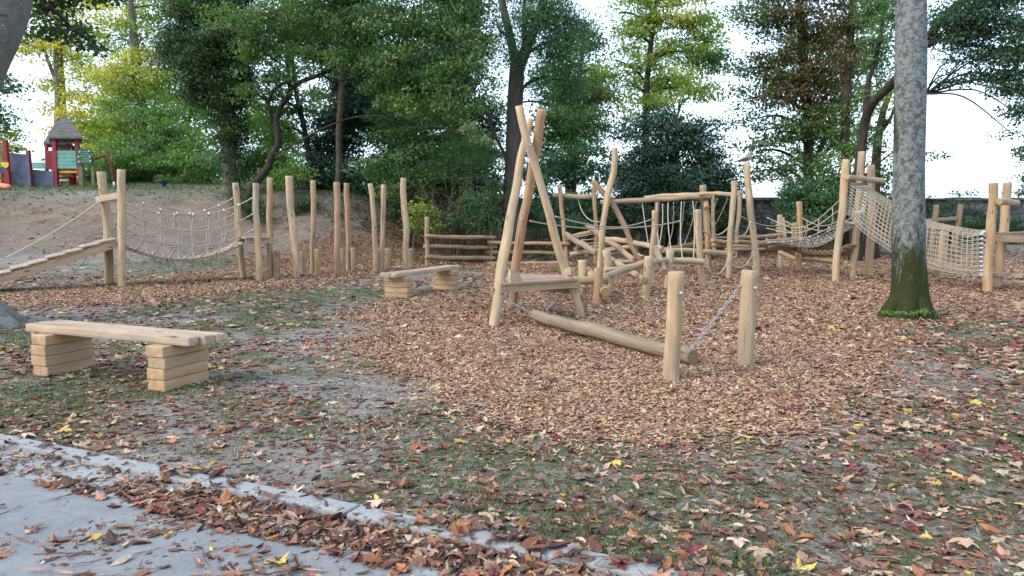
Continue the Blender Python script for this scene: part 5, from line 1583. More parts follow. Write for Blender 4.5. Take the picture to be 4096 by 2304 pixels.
crv_t = [(168, 1420), (200, 1350), (250, 1292), (318, 1205), (335, 1130), (388, 1050), (385, 955), (368, 870), (398, 780), (452, 715), (478, 640), (560, 588), (700, 538), (840, 462), (925, 380), (1090, 290), (1260, 210)]
ysc = [q + 4.4 for q in [20.6, 20.6, 20.6, 20.5, 20.5, 20.5, 20.4, 20.4, 20.4, 20.3, 20.2, 20, 19.7, 19.4, 19.2, 18.8, 18.4]]
tree('crooked_tree', 'crooked tree with a winding trunk leaning over the row of tall poles', 'tree',
     [(9, crv_t, ysc, .15, .035), (9, [(472, 640), (448, 430), (432, 250), (428, 40)], 24.7, .075, .03), (9, [(345, 890), (312, 740), (350, 650), (432, 600)], 24.8, .07, .04), (9, [(318, 760), (250, 640), (190, 560)], 24.8, .04, .012),
      (9, [(440, 320), (520, 280), (620, 200)], 24.6, .04, .012), (9, [(900, 395), (1050, 260), (1200, 180), (1450, 110), (1700, 100)], 23.2, .05, .012), (9, [(700, 540), (790, 600), (900, 570), (1150, 565)], 24.0, .04, .015), (9, [(1080, 470), (1200, 490), (1400, 470)], 23.4, .03, .01), (9, [(960, 370), (1200, 240), (1450, 160)], 23.2, .03, .01)],
     [(690, 50, 100, 50, 23.5), (800, 40, 90, 50, 23.0), (900, 70, 90, 45, 22.6), (1010, 60, 100, 50, 22.4), (1110, 70, 80, 60, 22.0), (1180, 130, 60, 60, 21.8), (1110, 190, 70, 45, 22.0), (1000, 160, 80, 45, 22.3), (880, 150, 70, 35, 22.8), (780, 140, 50, 35, 23.2),
      (1160, 260, 50, 45, 21.6), (1050, 250, 70, 40, 22.5, 'fresh'), (960, 230, 50, 30, 22.6), (640, 120, 50, 60, 23.8), (620, 220, 30, 40, 24.0, None, .5), (800, 235, 25, 30, 23.3, None, .7), (850, -40, 200, 50, 22.5), (1100, -30, 160, 50, 22.0), (1210, 200, 30, 50, 21.6, None, .7), (690, 180, 45, 40, 23.8, None, .6), (1195, 340, 25, 40, 21.4, None, .6), (560, 40, 60, 40, 23.6, None, .6), (740, 200, 35, 30, 23.5, None, .5)],
     'canopy', .125, 1.25, 'dark_bark', ([(.40, .30, .06), (.34, .26, .06), (.28, .18, .06)], .075), 'leaf', 30, .26, .6, .12, True, 3, None, .035)
tree('slender_tree', 'slim dark leaning trunk behind the tall poles near the crooked tree', 'tree', [(0, [(795, 470), (780, 400), (765, 320), (748, 250), (735, 150), (725, 60)], 29, .11, .08)],
     [(735, 120, 70, 60, 27), (700, 250, 40, 60, 28, 'fresh'), (690, 330, 60, 60, 30, 'fresh'), (660, 420, 50, 50, 29, 'mid'), (770, 60, 80, 60, 27, 'dark'), (720, 440, 50, 35, 26, 'fresh'), (760, 250, 30, 40, 28, 'dark', .6)], 'mid', .14, 1.6, 'dark_bark', spread=.36)
tree('slender_tree', 'straight smooth grey-brown trunk in the middle behind the tall poles', 'tree', [(0, [(850, 485), (853, 400), (852, 330), (858, 250), (862, 150), (868, 0), (872, -80)], 27, .12, .095)],
     [(880, 20, 80, 50, 27), (850, 100, 60, 40, 27), (920, 120, 60, 40, 27)], 'mid', .13, 1.5, 'ash_bark', spread=.36)
for i, (lab, ells_) in enumerate([
    ('dark yew left of centre directly behind the straight grey-brown trunk', [(850, 340, 70, 70, 30), (870, 440, 90, 50, 29), (900, 260, 60, 80, 30), (810, 430, 50, 55, 29), (870, 200, 50, 60, 31)]),
    ('broad dark yew behind the spreading green maple in the centre', [(1000, 300, 90, 90, 30), (1040, 420, 110, 70, 28.5), (1060, 200, 80, 80, 31), (970, 440, 80, 55, 28), (1000, 180, 70, 70, 31)]),
    ('dark yew with a narrow top just left of the big forked ash', [(1160, 330, 70, 100, 29), (1190, 430, 60, 70, 28), (1140, 190, 60, 90, 30), (1225, 330, 35, 60, 29, None, .6), (1120, 440, 60, 60, 28), (1150, 90, 50, 70, 30)])]):
    x0 = ells_[0][0]
    tree('yew_tree', lab, 'tree', [(0, [(x0, 500), (x0 + 5, 380), (x0 + 8, 260)], 30, .22, .1)], ells_, 'yew', .15, 2.6, 'dark_bark', None, 'evergreen_leaf', 50, .34, .5, .3)
tree('maple_tree', 'low spreading green maple in front of the dark yews behind the tall poles', 'tree', [(0, [(1030, 500), (1035, 440), (1040, 380)], 24.5, .09, .05)],
     [(1000, 350, 80, 30, 24.5), (1070, 390, 90, 35, 24.2), (950, 420, 70, 30, 24.5), (1050, 450, 90, 30, 24), (1120, 330, 60, 35, 24.5), (980, 290, 60, 30, 25), (1110, 280, 60, 35, 24.6, 'fresh'), (1000, 480, 60, 25, 23.8)], 'mid', .12, 1.15, 'dark_bark', None, 'leaf', 40, .34, .32)
tree('slender_tree', 'pale grey trunk standing among bare shrub stems left of the forked ash', 'tree', [(0, [(1182, 530), (1180, 420), (1172, 330), (1162, 240), (1155, 120), (1150, 0)], 25.2, .11, .07)],
     [(1160, 30, 60, 60, 25.5, 'dark'), (1210, 80, 40, 60, 26, 'red', .7), (1120, 10, 70, 50, 25.5)], 'mid', .13, 1.3, 'grey_bark', spread=.36)
# bare-stemmed shrub
sb = P(0, 1160, 530, 23.6); sb.z = Hf(sb.x, sb.y)
sh = thing('bare_stemmed_shrub', tuple(sb), 'shrub of many thin brown bare stems with few leaves beside the pale grey trunk', 'shrub')
mb = MB(); rd = random.Random(5)
for i in range(60):
    a = rd.uniform(-1.0, 1.0); b0 = sb + Vector((rd.uniform(-.5, .6), rd.uniform(-.4, .4), -.1)); ln = rd.uniform(1.3, 2.9)
    e = b0 + Vector((a * ln * .75, rd.uniform(-.5, .5) * ln, ln)); m_ = b0.lerp(e, .5) + Vector((-a * .15, 0, .15))
    pp, rr_ = smooth_path([b0, m_, e], [.016, .012, .005], .3); add_tube(mb, pp, rr_, 5, 0)
    for k in range(5):
        q = pp[int(len(pp) * rd.uniform(.4, .95))]; e2 = q + Vector((rd.uniform(-.5, .5), rd.uniform(-.4, .4), rd.uniform(.0, .5))); add_tube(mb, [q, q.lerp(e2, .5) + Vector((0, 0, .06)), e2], [.007, .005, .003], 4, 0, cap=False)
mb.build('stems', ['twig_bark'], sh)
cs, Ls, cols, _ = ell_leaves([(1170, 385, 75, 40, 23.6), (1210, 430, 50, 35, 23.6, None, .5), (1110, 420, 50, 40, 23.6, None, .5), (1190, 480, 60, 40, 23.2, None, .25)], .06, .75, 'mid', None, 30, .25)
leaf_quads(cs, Ls, cols, .45, 'foliage', 'leaf', sh, tuple(sb), base_n=BN[0])

tree('ash_tree', 'big forked ash with feathery leaves behind the tripod tower', 'tree', [(0, [(1285, 520), (1290, 420), (1294, 300), (1298, 210), (1302, 160)], 24, .27, .235), (0, [(1301, 175), (1285, 100), (1264, 10), (1250, -80)], 24, .15, .10), (0, [(1304, 175), (1328, 110), (1360, 30), (1385, -70)], 24, .19, .13), (0, [(1318, 120), (1318, 40), (1322, -40)], 24, .08, .05), (0, [(1282, 410), (1240, 330), (1225, 270)], 25, .06, .03)],
     [(1330, 30, 45, 35, 23.2), (1290, 130, 35, 30, 23.2, None, .8), (1400, 100, 55, 50, 24), (1390, 20, 60, 45, 24), (1420, 200, 45, 55, 24.5), (1250, 60, 30, 50, 24, None, .5), (1370, 190, 30, 45, 23.6, None, .7), (1335, -40, 90, 40, 24), (1320, 90, 30, 30, 23.3, None, .7), (1440, 50, 40, 40, 24.5)],
     'ash', .085, 1.35, 'ash_bark', None, 'leaf', 40, .30, .8, .5)
tree('broadleaf_tree', 'mid green tree standing just right of the forked ash', 'tree', [(0, [(1440, 500), (1444, 380), (1450, 250), (1465, 130), (1470, 60)], 33, .2, .06)],
     [(1440, 250, 70, 70, 33), (1500, 180, 60, 60, 34, 'lime', .6), (1400, 320, 60, 60, 32), (1480, 330, 70, 60, 32), (1470, 110, 40, 50, 34, None, .7), (1420, 150, 40, 50, 33, None, .6), (1390, 430, 60, 50, 31, 'ash'), (1450, 420, 70, 60, 31, 'ash'), (1500, 90, 30, 40, 34, 'red', .5), (1510, 250, 45, 50, 33, 'red', .6), (1520, 430, 40, 50, 31, 'ash', .8), (1350, 440, 40, 50, 30, 'ash', .8), (1250, 270, 50, 60, 33, None, .5), (1235, 380, 40, 40, 33, None, .5)],
     'mid', .16, 1.15, 'dark_bark', None, 'leaf', 40, .42, .6)
tree('maple_tree', 'tall yellow-green maple rising above the dark rounded yew', 'tree', [(0, [(1625, 500), (1625, 300), (1628, 200), (1640, 90), (1652, 0), (1660, -60)], 34, .2, .06), (0, [(1630, 210), (1590, 170), (1550, 150)], 34, .06, .025), (0, [(1636, 150), (1690, 110), (1760, 90)], 34, .06, .025), (0, [(1628, 235), (1690, 220), (1770, 225)], 34, .05, .02)],
     [(1640, 50, 60, 35, 34), (1590, 90, 50, 35, 34), (1700, 40, 60, 40, 34, 'yellow'), (1770, 60, 50, 50, 34), (1720, 130, 60, 35, 34), (1790, 150, 40, 50, 34, 'mid'), (1600, 165, 50, 30, 34), (1680, 200, 60, 30, 34), (1570, 215, 40, 30, 34, None, .8), (1760, 225, 60, 30, 33.5, None, .8), (1610, 10, 50, 30, 34), (1650, 265, 70, 25, 33.5, None, .6), (1560, 30, 30, 25, 34, None, .5), (1700, -30, 110, 40, 34, 'yellow')],
     'lime', .17, 1.15, 'dark_bark', None, 'leaf', 34, .42, .45)
tree('yew_tree', 'large dark rounded yew behind the overhead beams', 'tree', [(0, [(1690, 540), (1690, 450), (1688, 380)], 28, .2, .1)],
     [(1640, 400, 70, 60, 28), (1720, 350, 70, 55, 28), (1780, 430, 60, 60, 28), (1690, 470, 100, 55, 27.5), (1610, 480, 60, 50, 27.5), (1830, 470, 40, 45, 28), (1660, 310, 50, 35, 28.5, None, .8), (1750, 510, 90, 40, 27), (1570, 440, 35, 50, 28, None, .7), (1590, 330, 35, 40, 28.5, None, .6), (1800, 340, 30, 40, 28.5, None, .4)],
     'yew', .13, 2.3, 'dark_bark', None, 'evergreen_leaf', 46, .32, .6)
REDL = ([(.12, .035, .03), (.16, .05, .03), (.08, .03, .04)], .16)
tree('maple_tree', 'tall maple with mixed green and dark red leaves behind the dove', 'tree', [(0, [(2032, 560), (2034, 420), (2032, 300), (2022, 150), (2012, 20), (2005, -80)], 30, .22, .14), (0, [(2050, 420), (2066, 370), (2095, 300), (2120, 230)], 30, .13, .06), (0, [(2020, 160), (1990, 90), (1960, 40)], 30, .08, .03)],
     [(1990, 60, 80, 50, 29.5), (1920, 60, 50, 40, 29.5, 'mid'), (2070, 80, 70, 60, 29.5), (1960, 140, 60, 45, 29), (2050, 180, 70, 60, 29), (1990, 230, 70, 50, 29), (2080, 270, 60, 55, 29.5), (1930, 250, 50, 35, 29, None, .7), (1960, 330, 60, 45, 29, 'mid', .8), (2050, 350, 50, 50, 29.5, 'mid', .7), (1890, 300, 40, 30, 29, 'mid', .5), (2110, 360, 40, 40, 30, 'red', .6), (2000, -20, 150, 50, 29.5), (1900, 380, 50, 40, 29, 'mid', .6), (1980, 420, 60, 40, 28.5, 'mid', .7), (1880, 20, 35, 40, 29.5, 'mid', .6), (1885, 170, 45, 40, 29.5, 'mid', .6), (1870, 250, 40, 30, 29, 'mid', .5), (1950, 200, 50, 50, 30, 'mid', .8), (2090, 180, 50, 60, 30, 'mid', .8), (2020, 300, 50, 40, 29, 'fresh', .8), (1910, 430, 40, 30, 28.5, 'fresh', .5)],
     'red', .15, 1.0, 'dark_bark', REDL, 'leaf', 36, .38, .5)
tree('maple_tree', 'slim dark trunk with yellow-green and reddish leaves left of the leaning dark trunks', 'tree', [(0, [(2130, 560), (2128, 420), (2126, 330), (2132, 200), (2142, 60), (2150, -60)], 28, .2, .12)],
     [(2150, 140, 50, 60, 28, 'red'), (2130, 50, 50, 50, 28, 'red'), (2160, 250, 35, 45, 28, 'fresh', .8), (2120, 300, 40, 50, 28, 'fresh', .8), (2150, 380, 40, 40, 27.5, 'fresh', .8), (2190, 60, 40, 50, 28, 'lime', .7), (2100, 420, 40, 40, 27, 'fresh', .8), (2150, -40, 100, 50, 28)],
     'red', .15, .95, 'dark_bark', REDL, 'leaf', 36, .36, .5)
tree('dark_trunked_tree', 'leaning dark trunk passing behind the big mossy trunk with boughs over the right side', 'tree',
     [(10, [(255, 1250), (270, 1090), (292, 900), (350, 750), (440, 660), (525, 570), (640, 430), (745, 290), (850, 140), (1000, 10), (1150, -120)], [24, 24, 24, 23.5, 23, 22.5, 21.5, 20.5, 19.5, 18.5, 17.5], .17, .09),
      (10, [(300, 860), (305, 700), (330, 560), (380, 420), (420, 200), (440, 0)], 24, .10, .05), (10, [(735, 340), (880, 280), (1000, 330), (1150, 330), (1300, 370), (1470, 400)], 19, .06, .02), (10, [(735, 680), (820, 655), (960, 610), (1080, 590)], 20, .04, .012), (10, [(850, 140), (1050, 180), (1250, 260)], 19, .06, .02)],
     [(2400, 30, 50, 35, 18, 'blue'), (2470, 50, 60, 35, 17.5), (2550, 60, 50, 40, 17.5), (2440, 110, 45, 25, 18), (2520, 130, 55, 25, 17.5), (2400, 145, 25, 20, 18.5, None, .6), (2490, 190, 55, 22, 18), (2560, 200, 45, 35, 17.5), (2420, 210, 30, 14, 19, None, .7), (2560, 285, 30, 25, 17.5, None, .7), (2545, 335, 20, 14, 17.5, None, .6), (2580, 90, 40, 60, 17), (2520, -30, 130, 40, 17.5), (2600, 250, 40, 70, 17), (2370, 60, 26, 40, 19, None, .9), (2440, 60, 50, 40, 18), (2500, 10, 60, 35, 17.5), (2410, 90, 45, 30, 18.5), (2570, 140, 40, 35, 17), (2470, 150, 45, 25, 18, None, .8), (2540, 230, 40, 25, 17.5, None, .7), (2350, 120, 18, 25, 19.5, None, .6), (2390, 185, 30, 14, 19, None, .6),
      (2205, 130, 40, 60, 24, 'mid', .8), (2220, 250, 35, 50, 24, 'lime', .5), (2190, 10, 50, 50, 24, 'mid'), (2200, 340, 30, 35, 24, 'mid', .5), (2345, 385, 14, 10, 20, None, .4), (2240, 40, 35, 60, 22, 'mid', .8)],
     'blue', .095, 1.35, 'dark_bark', None, 'leaf', 34, .26, .45, .1, True, 3, None, .03)
tree('dark_trunked_tree', 'thin forked dark trunk just left of the big mossy trunk', 'tree', [(10, [(372, 1300), (382, 1100), (400, 960), (430, 800), (470, 690), (520, 600)], 25, .17, .07), (10, [(410, 960), (470, 880), (520, 760)], 25, .07, .04)],
     [(2215, 200, 30, 50, 25, 'mid', .6), (2235, 300, 22, 30, 25, 'mid', .5), (2200, 430, 30, 40, 25, 'mid', .6), (2230, 380, 22, 30, 25, 'lime', .4)], 'mid', .12, 1.0, 'dark_bark', None, 'leaf', 30, .3, .5)
tree('broadleaf_tree', 'dense blue-green foliage cut off by the right edge low above the wall', 'tree', [(0, [(2680, 540), (2670, 400), (2660, 280)], 24, .2, .1)],
     [(2620, 400, 50, 60, 24, None, .8), (2600, 470, 35, 35, 25, None, .6), (2640, 300, 40, 60, 23)], 'blue', .12, 1.2, 'dark_bark', spread=.3)

for i, (lab, x, Yd, ells_, pl) in enumerate([
    ('far hazy green tree seen between the lime-green maple and the ivy-clad tree', 470, 62, [(470, 330, 80, 90), (420, 250, 60, 70), (520, 400, 90, 60), (450, 430, 100, 45), (500, 280, 60, 60)], 'fresh'),
    ('far green tree filling the gap under the crooked tree', 680, 58, [(680, 340, 70, 70), (640, 270, 50, 60), (720, 400, 90, 60), (690, 440, 100, 40), (620, 420, 70, 50)], 'fresh'),
    ('far tree mostly hidden behind the dark yews', 1000, 64, [(1000, 250, 120, 90), (900, 160, 110, 90), (1100, 150, 110, 100), (830, 300, 70, 80), (980, 90, 120, 70)], 'mid'),
    ('far pale green tree between the forked ash and the yellow-green maple', 1430, 60, [(1430, 300, 80, 80), (1480, 220, 60, 70), (1400, 400, 90, 60), (1390, 180, 60, 80), (1450, 120, 50, 50, 0, .6), (1250, 420, 40, 50, 0, .6)], 'ash'),
    ('far green tree behind the tall yellow-green maple', 1700, 58, [(1660, 240, 70, 60), (1740, 190, 60, 60), (1580, 260, 40, 60, 0, .6), (1640, 130, 70, 60, 0, .7), (1760, 120, 50, 60, 0, .6)], 'lime'),
    ('far green tree behind the red and green maple', 2030, 56, [(1980, 380, 60, 60, 0, .6), (2060, 300, 80, 80, 0, .8), (2130, 200, 70, 90), (1980, 180, 80, 80), (2100, 90, 90, 80), (2160, 330, 40, 60, 0, .6)], 'mid'),
    ('far yellowish tree left of the lime-green maple', 250, 66, [(250, 380, 70, 60), (300, 300, 80, 70), (210, 330, 50, 50), (330, 420, 90, 40), (190, 410, 60, 40), (280, 200, 50, 60, 0, .5)], 'fresh')]):
    tree('distant_tree', lab, 'tree', [(0, [(x, 470), (x + 3, 380), (x + 2, 300)], Yd, .3, .15)], [(e[0], e[1], e[2], e[3], Yd, None, (e[5] if len(e) > 5 else 1)) for e in ells_], pl, .32, .75, 'dark_bark', None, 'leaf', 40, .75, .55, 0, True, 6)
# big near trees
def big_trunk(name, label, pts, Ys, rad, bark, flare, roots, seg=40):
    w = [P(0, x, y, q) for (x, y), q in zip(pts, Ys)]
    base = w[-1].copy(); base.z = Hf(base.x, base.y)
    w[-1] = base - UPZ * .15
    root = thing(name, tuple(base), label, 'tree')
    path, rr_ = smooth_path(list(reversed(w)), list(reversed(rad)), .05)
    V, F, L = [], [], []
    rd = random.Random(3); lob = [(k, rd.uniform(0, 6.28), a) for k, a in ((3, .5), (5, .35), (8, .16))]
    for i, (p, r_) in enumerate(zip(path, rr_)):
        h = max(0, p.z - base.z)
        e = math.exp(-h / flare[1])
        for k in range(seg):
            a = 2 * math.pi * k / seg
            f = 1 + flare[0] * e * (1 + sum(am * math.cos(kk * a + ph) for kk, ph, am in lob))
            f += .02 * math.sin(3 * a + h * 1.1) + .014 * math.sin(5 * a - h * 2.3) + .02 * math.sin(h * 2.1)
            V.append(p + Vector((math.cos(a), math.sin(a), 0)) * r_ * f)
    for i in range(len(path) - 1):
        for k in range(seg): F.append((i * seg + k, i * seg + (k + 1) % seg, (i + 1) * seg + (k + 1) % seg, (i + 1) * seg + k))
    mb = MB(); mb.add(V, F, 0, None, True)
    for a, ln, r_ in roots:
        d = Vector((math.cos(a), math.sin(a), 0)); s_ = base + d * rad[-1] * .6 + UPZ * .32
        pp, q = smooth_path([s_, base + d * (rad[-1] + ln * .35) + UPZ * .10, base + d * (rad[-1] + ln) - UPZ * .08], [r_, r_ * .8, r_ * .4], .05)
        add_tube(mb, pp, q, 12, 0)
    mb.build('trunk', [bark], root)
    return root, base
big, bb = big_trunk('mossy_tree', 'big straight grey trunk with pale lichen and green moss round its foot', [(2292, -420), (2291, -200), (2292, 0), (2289, 250), (2286, 450), (2285, 620), (2287, 720), (2285, 802)], [10.8] * 8,
                    [.175, .19, .198, .206, .212, .220, .224, .228], 'lichen_bark', (.55, .22), [(3.3, .30, .13), (-.3, .10, .09), (-1.2, .14, .10), (4.1, .16, .11), (-.8, .1, .09)])
cs, Ls, cols, _ = ell_leaves([(2200, -330, 150, 90, 10.8), (2380, -350, 160, 90, 10.5), (2290, -480, 220, 100, 10.8)], .11, 1.0, 'blue', None, 30, .25)
leaf_quads(cs, Ls, cols, .45, 'crown', 'leaf', big, tuple(bb), base_n=BN[0])
cs, Ls, cols, _ = ell_leaves([(2240, 790, 22, 12, 10.3), (2325, 805, 28, 12, 10.3), (2290, 810, 30, 8, 10.2)], .05, .16, 'fresh', None, 14, .06)
iv = leaf_quads(cs, Ls, cols, .9, 'ivy_sprouts', 'leaf', None, (bb.x, bb.y, 0), base_n=BN[0]); tag(iv, 'small fresh green sprouts round the foot of the big mossy trunk', 'plant')
lt, lb = big_trunk('plane_tree', 'thick leaning trunk at the left edge with a spreading root behind the near bench', [(62, -420), (20, -150), (4, 0), (-26, 90), (-70, 190), (-108, 330), (-120, 520), (-112, 680), (-105, 800)], [9.6, 9.7, 9.8, 9.85, 9.9, 9.95, 10, 10, 10],
                   [.27, .31, .33, .34, .35, .35, .36, .37, .40], 'plane_bark', (.45, .25), [(-.15, .55, .20), (-.8, .4, .16), (.5, .4, .16)])
cs, Ls, cols, _ = ell_leaves([(120, 15, 50, 32, 11.5), (185, 75, 45, 25, 11.5), (100, 60, 30, 25, 11.5), (225, 105, 22, 16, 11.5), (60, -60, 100, 40, 11.2), (180, -50, 80, 40, 11.5), (30, 205, 25, 12, 12, None, .4), (330, -10, 60, 14, 12, None, .6)], .10, 1.6, 'dark', None, 30, .20, .6, .2)
leaf_quads(cs, Ls, cols, .7, 'crown', 'leaf', lt, tuple(lb), base_n=BN[0])
mb = MB()
for a in ((60, -60, 180, -50), (60, -60, 120, 15), (120, 15, 185, 75), (185, 75, 225, 105), (180, -50, 330, -10), (20, -150, 60, -60)):
    add_tube(mb, [P(0, a[0], a[1], 10.6), P(0, (a[0] + a[2]) / 2, (a[1] + a[3]) / 2 - 4, 11), P(0, a[2], a[3], 11.4)], [.035, .025, .015], 6, 0)
mb.build('branch', ['dark_bark'], lt)

# shrubs
def shrub(name, label, ells, pal, L, cov, m='leaf', sub=34, spread=.22, flat=.6, accent=None, cat='shrub'):
    e = ells[0]; b0 = P(0, e[0], e[1], e[4]); b0.z = Hf(b0.x, b0.y)
    r_ = thing(name, tuple(b0), label, cat)
    cs, Ls, cols, tw = ell_leaves(ells, L, cov, pal, accent, sub, spread, flat)
    mb = MB(); rd = random.Random(len(label) * 7)
    for c, subs in tw:
        g0 = Vector((c.x, c.y, Hf(c.x, c.y) - .05))
        for s_ in subs[::6]:
            s_ = Vector(s_); g1_ = g0 + Vector((rd.uniform(-.2, .2), rd.uniform(-.2, .2), 0)); g1_.z = Hf(g1_.x, g1_.y) - .05
            add_tube(mb, [g1_, g1_.lerp(s_, .6) + Vector((0, 0, .1)), s_], [.016, .011, .005], 4, 0, cap=False)
    mb.build('stems', ['twig_bark'], r_); leaf_quads(cs, Ls, cols, .45, 'foliage', m, r_, tuple(b0), base_n=BN[0])
    return r_
shrub('maple_sapling', 'yellow-green maple sapling at the end of the pole row before the rail fence', [(1070, 530, 38, 32, 22.9), (1050, 560, 30, 20, 22.8), (1085, 560, 25, 18, 22.8)], 'lime', .11, 1.3)
shrub('shrub', 'bluish green shrub with broad leaves left of the tripod tower', [(1210, 520, 50, 40, 23.5), (1150, 560, 50, 30, 23.3), (1230, 570, 35, 25, 23.4), (1250, 470, 30, 30, 24)], 'ash', .11, 1.2)
shrub('shrub', 'dark low bush at the foot of the straight grey-brown trunk on the bank', [(770, 512, 26, 20, 25), (745, 525, 18, 14, 24.8)], 'dark', .08, 1.6)
shrub('shrub', 'dark bush under the crooked trunk behind the rope bridge landing', [(625, 515, 30, 30, 25), (600, 490, 24, 20, 25.5), (650, 540, 20, 18, 24.4)], 'dark', .08, 1.7)
shrub('shrub', 'dark undergrowth between the pole row and the rail fence', [(1010, 535, 35, 26, 25.5), (1000, 500, 45, 25, 26), (965, 488, 28, 14, 27, None, .8)], 'dark', .10, 1.5)
shrub('shrub', 'green shrub in front of the wall behind the log platform', [(2040, 500, 70, 50, 26.5), (2090, 540, 50, 50, 26), (2010, 560, 60, 35, 26), (1985, 500, 40, 40, 27), (2100, 470, 30, 40, 27, 'mid'), (2060, 440, 50, 30, 27.5, 'mid', .8)], 'ash', .13, 1.7)
shrub('shrub', 'dark shrub beneath the big yew behind the hanging ropes', [(1560, 540, 70, 40, 27), (1650, 550, 70, 40, 26.5), (1740, 560, 70, 35, 26.5), (1820, 550, 40, 40, 27), (1480, 520, 60, 45, 27.5, 'ash'), (1400, 520, 50, 40, 27.5, 'ash')], 'dark', .13, 1.6)
shrub('shrub', 'green bush behind the pale end of the leaning logs right of the tripod tower', [(1340, 540, 45, 45, 26), (1440, 570, 50, 30, 26), (1360, 480, 30, 40, 27)], 'ash', .12, 1.3)
shrub('shrub', 'bush behind the net bridge under the leaning dark trunks', [(2180, 480, 60, 60, 26.5), (2215, 540, 40, 50, 26), (2150, 560, 50, 35, 26)], 'mid', .13, 1.6)
# ground cover
n = 16000
x = rng.uniform(-6, 16, n); y = rng.uniform(22.2, 30.5, n)
k = (fbm(x * .5, y * .5, 201, 3) > .42) & (y > 22.6 + .10 * np.abs(x - 2) + 1.6 * fbm(x * .7, y * .7, 211, 2) + ss(6, 9, x) * 3.2) & (x < 13.5) ; x, y = x[k], y[k]; m = len(x)
z = H(x, y) + rng.uniform(.02, .22, m)
g = np.array(GREENS['mid'] + GREENS['ash'])[rng.integers(0, 6, m)] * rng.uniform(.7, 1.2, (m, 1))
gcv = leaf_quads(np.stack([x, y, z], -1), rng.uniform(.08, .15, m), g, 1.3, 'ground_cover', 'leaf'); tag(gcv, 'low green ground cover plants below the trees at the back', 'ground cover', None, 'stuff')
# scattered weeds on the bank
n = 26000; x = rng.uniform(-24, 0, n); y = rng.uniform(20, 36, n); k = ((fbm(x * .8, y * .8, 221, 3) > .56) | ((H(x, y) > 2.0) & (rng.random(n) < .8))) & (H(x, y) > .05); x, y = x[k], y[k]; m = len(x)
g = np.array(GREENS['fresh'])[rng.integers(0, 3, m)] * rng.uniform(.6, 1.2, (m, 1))
wd = leaf_quads(np.stack([x, y, H(x, y) + rng.uniform(.01, .10, m)], -1), rng.uniform(.05, .09, m), g, 1.2, 'bank_weeds', 'leaf'); tag(wd, 'sparse low weeds growing over the sandy bank', 'weeds', None, 'stuff')

# wall
mb = MB(); x0, x1 = -4.5, 34.0
def wbox(a, b_, y0, y1, z0, z1, bev): add_box(mb, Vector(((a + b_) / 2, (y0 + y1) / 2, (z0 + z1) / 2)), (Vector((1, 0, 0)), Vector((0, 1, 0)), UPZ), (b_ - a, y1 - y0, z1 - z0), bev)
wbox(x0, x1, 31.2, 31.7, -.2, 2.08, .04)
wl = thing('stone_wall', (x0, 31.2, 0), 'old grey field-stone boundary wall behind the climbing frames', 'wall'); mb.build('masonry', ['field_stone'], wl)
mb = MB()
for i in range(32):
    a = x0 + i * 1.2; wbox(a, min(a + 1.18, x1), 31.1, 31.8, 2.08, 2.2 + .02 * math.sin(i * 2.7), .03)
mb.build('coping', ['field_stone'], wl)
cs, Ls, cols, _ = ell_leaves([(2380, 575, 60, 40, 31), (2470, 570, 60, 45, 31, None, .7), (2560, 575, 60, 40, 31), (2420, 515, 50, 12, 31, None, .5), (2530, 520, 50, 12, 31, None, .5), (2350, 600, 40, 30, 30.8), (2340, 520, 22, 30, 31), (2430, 492, 50, 12, 31.3, 'mid', .5)], .14, .8, 'ash', None, 36, .22)
cs[:, 1] = np.clip(cs[:, 1], 30.85, 31.9); iw = leaf_quads(cs, Ls, cols, .3, 'ivy', 'leaf', None, (9, 31, 0), base_n=BN[0]); tag(iw, 'ivy curtain hanging over the right part of the stone wall', 'ivy')

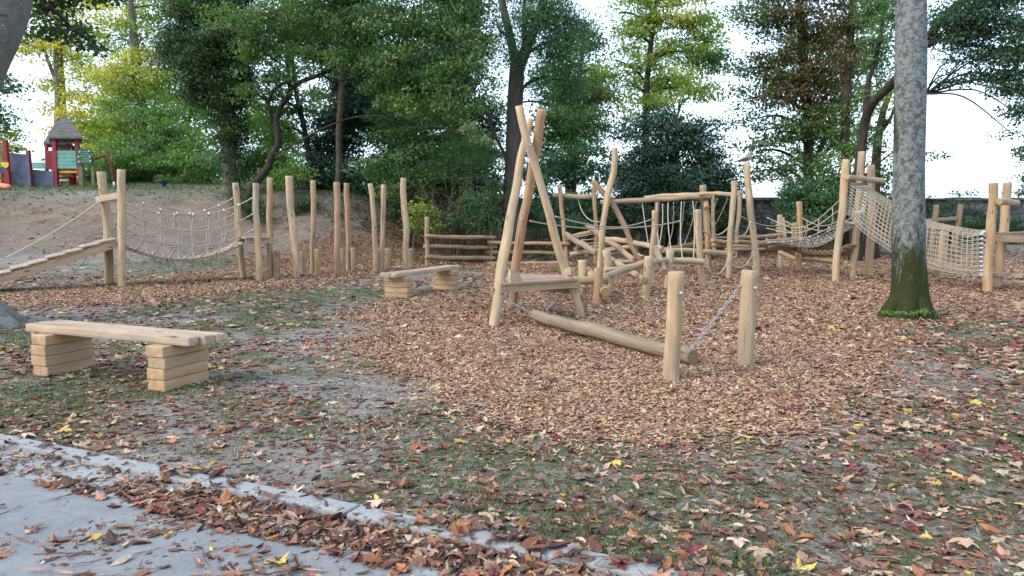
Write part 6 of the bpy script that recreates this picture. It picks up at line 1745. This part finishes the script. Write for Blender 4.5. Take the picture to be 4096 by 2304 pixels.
# ================================================================= LIGHT, SKY, CAMERA
w = bpy.data.worlds.new('World'); scene.world = w; w.use_nodes = True
nt = w.node_tree; bg = nt.nodes['Background']
sky = nt.nodes.new('ShaderNodeTexSky'); sky.sky_type = 'NISHITA'; sky.sun_disc = False
SUN_EL, SUN_AZ = math.radians(38), math.radians(-118)      # azimuth from +Y towards +X
sky.sun_elevation = SUN_EL; sky.sun_rotation = SUN_AZ
sky.air_density = 1.0; sky.dust_density = 3.0; sky.ozone_density = 1.0; sky.altitude = 100
veil = nt.nodes.new('ShaderNodeMix'); veil.data_type = 'RGBA'; veil.inputs[0].default_value = .6   # thin high cloud
veil.inputs[7].default_value = (4.2, 5.2, 6.3, 1)
nt.links.new(sky.outputs[0], veil.inputs[6]); nt.links.new(veil.outputs[2], bg.inputs['Color']); bg.inputs['Strength'].default_value = .15
sd = bpy.data.lights.new('sun', 'SUN'); sd.energy = .8; sd.angle = math.radians(22); sd.color = (1, .95, .87)
so = bpy.data.objects.new('sun', sd); COL.objects.link(so)
dirv = Vector((math.sin(SUN_AZ) * math.cos(SUN_EL), math.cos(SUN_AZ) * math.cos(SUN_EL), math.sin(SUN_EL)))
so.rotation_euler = dirv.to_track_quat('Z', 'Y').to_euler(); so.location = dirv * 60
cd = bpy.data.cameras.new('camera'); co = bpy.data.objects.new('camera', cd); COL.objects.link(co)
cd.sensor_width = 36; cd.lens = 36 * FPX / 4096; cd.clip_end = 2000; cd.clip_start = .05
co.location = CAM; co.rotation_euler = (math.radians(90) - PITCH, 0, 0); scene.camera = co
vs = scene.view_settings; vs.view_transform = 'Standard'; vs.look = 'None'; vs.gamma = 1; vs.exposure = 1.33; vs.use_curve_mapping = False
cy = scene.cycles; cy.max_bounces = 6; cy.diffuse_bounces = 3; cy.glossy_bounces = 2; cy.transmission_bounces = 4; cy.transparent_max_bounces = 4
cy.use_denoising = True; cy.sample_clamp_indirect = 6; cy.use_adaptive_sampling = True; cy.adaptive_threshold = .02
cy.caustics_reflective = False; cy.caustics_refractive = False
print('crown leaves', NL[0])
for o in bpy.data.objects:
    if '_o' in o: del o['_o']
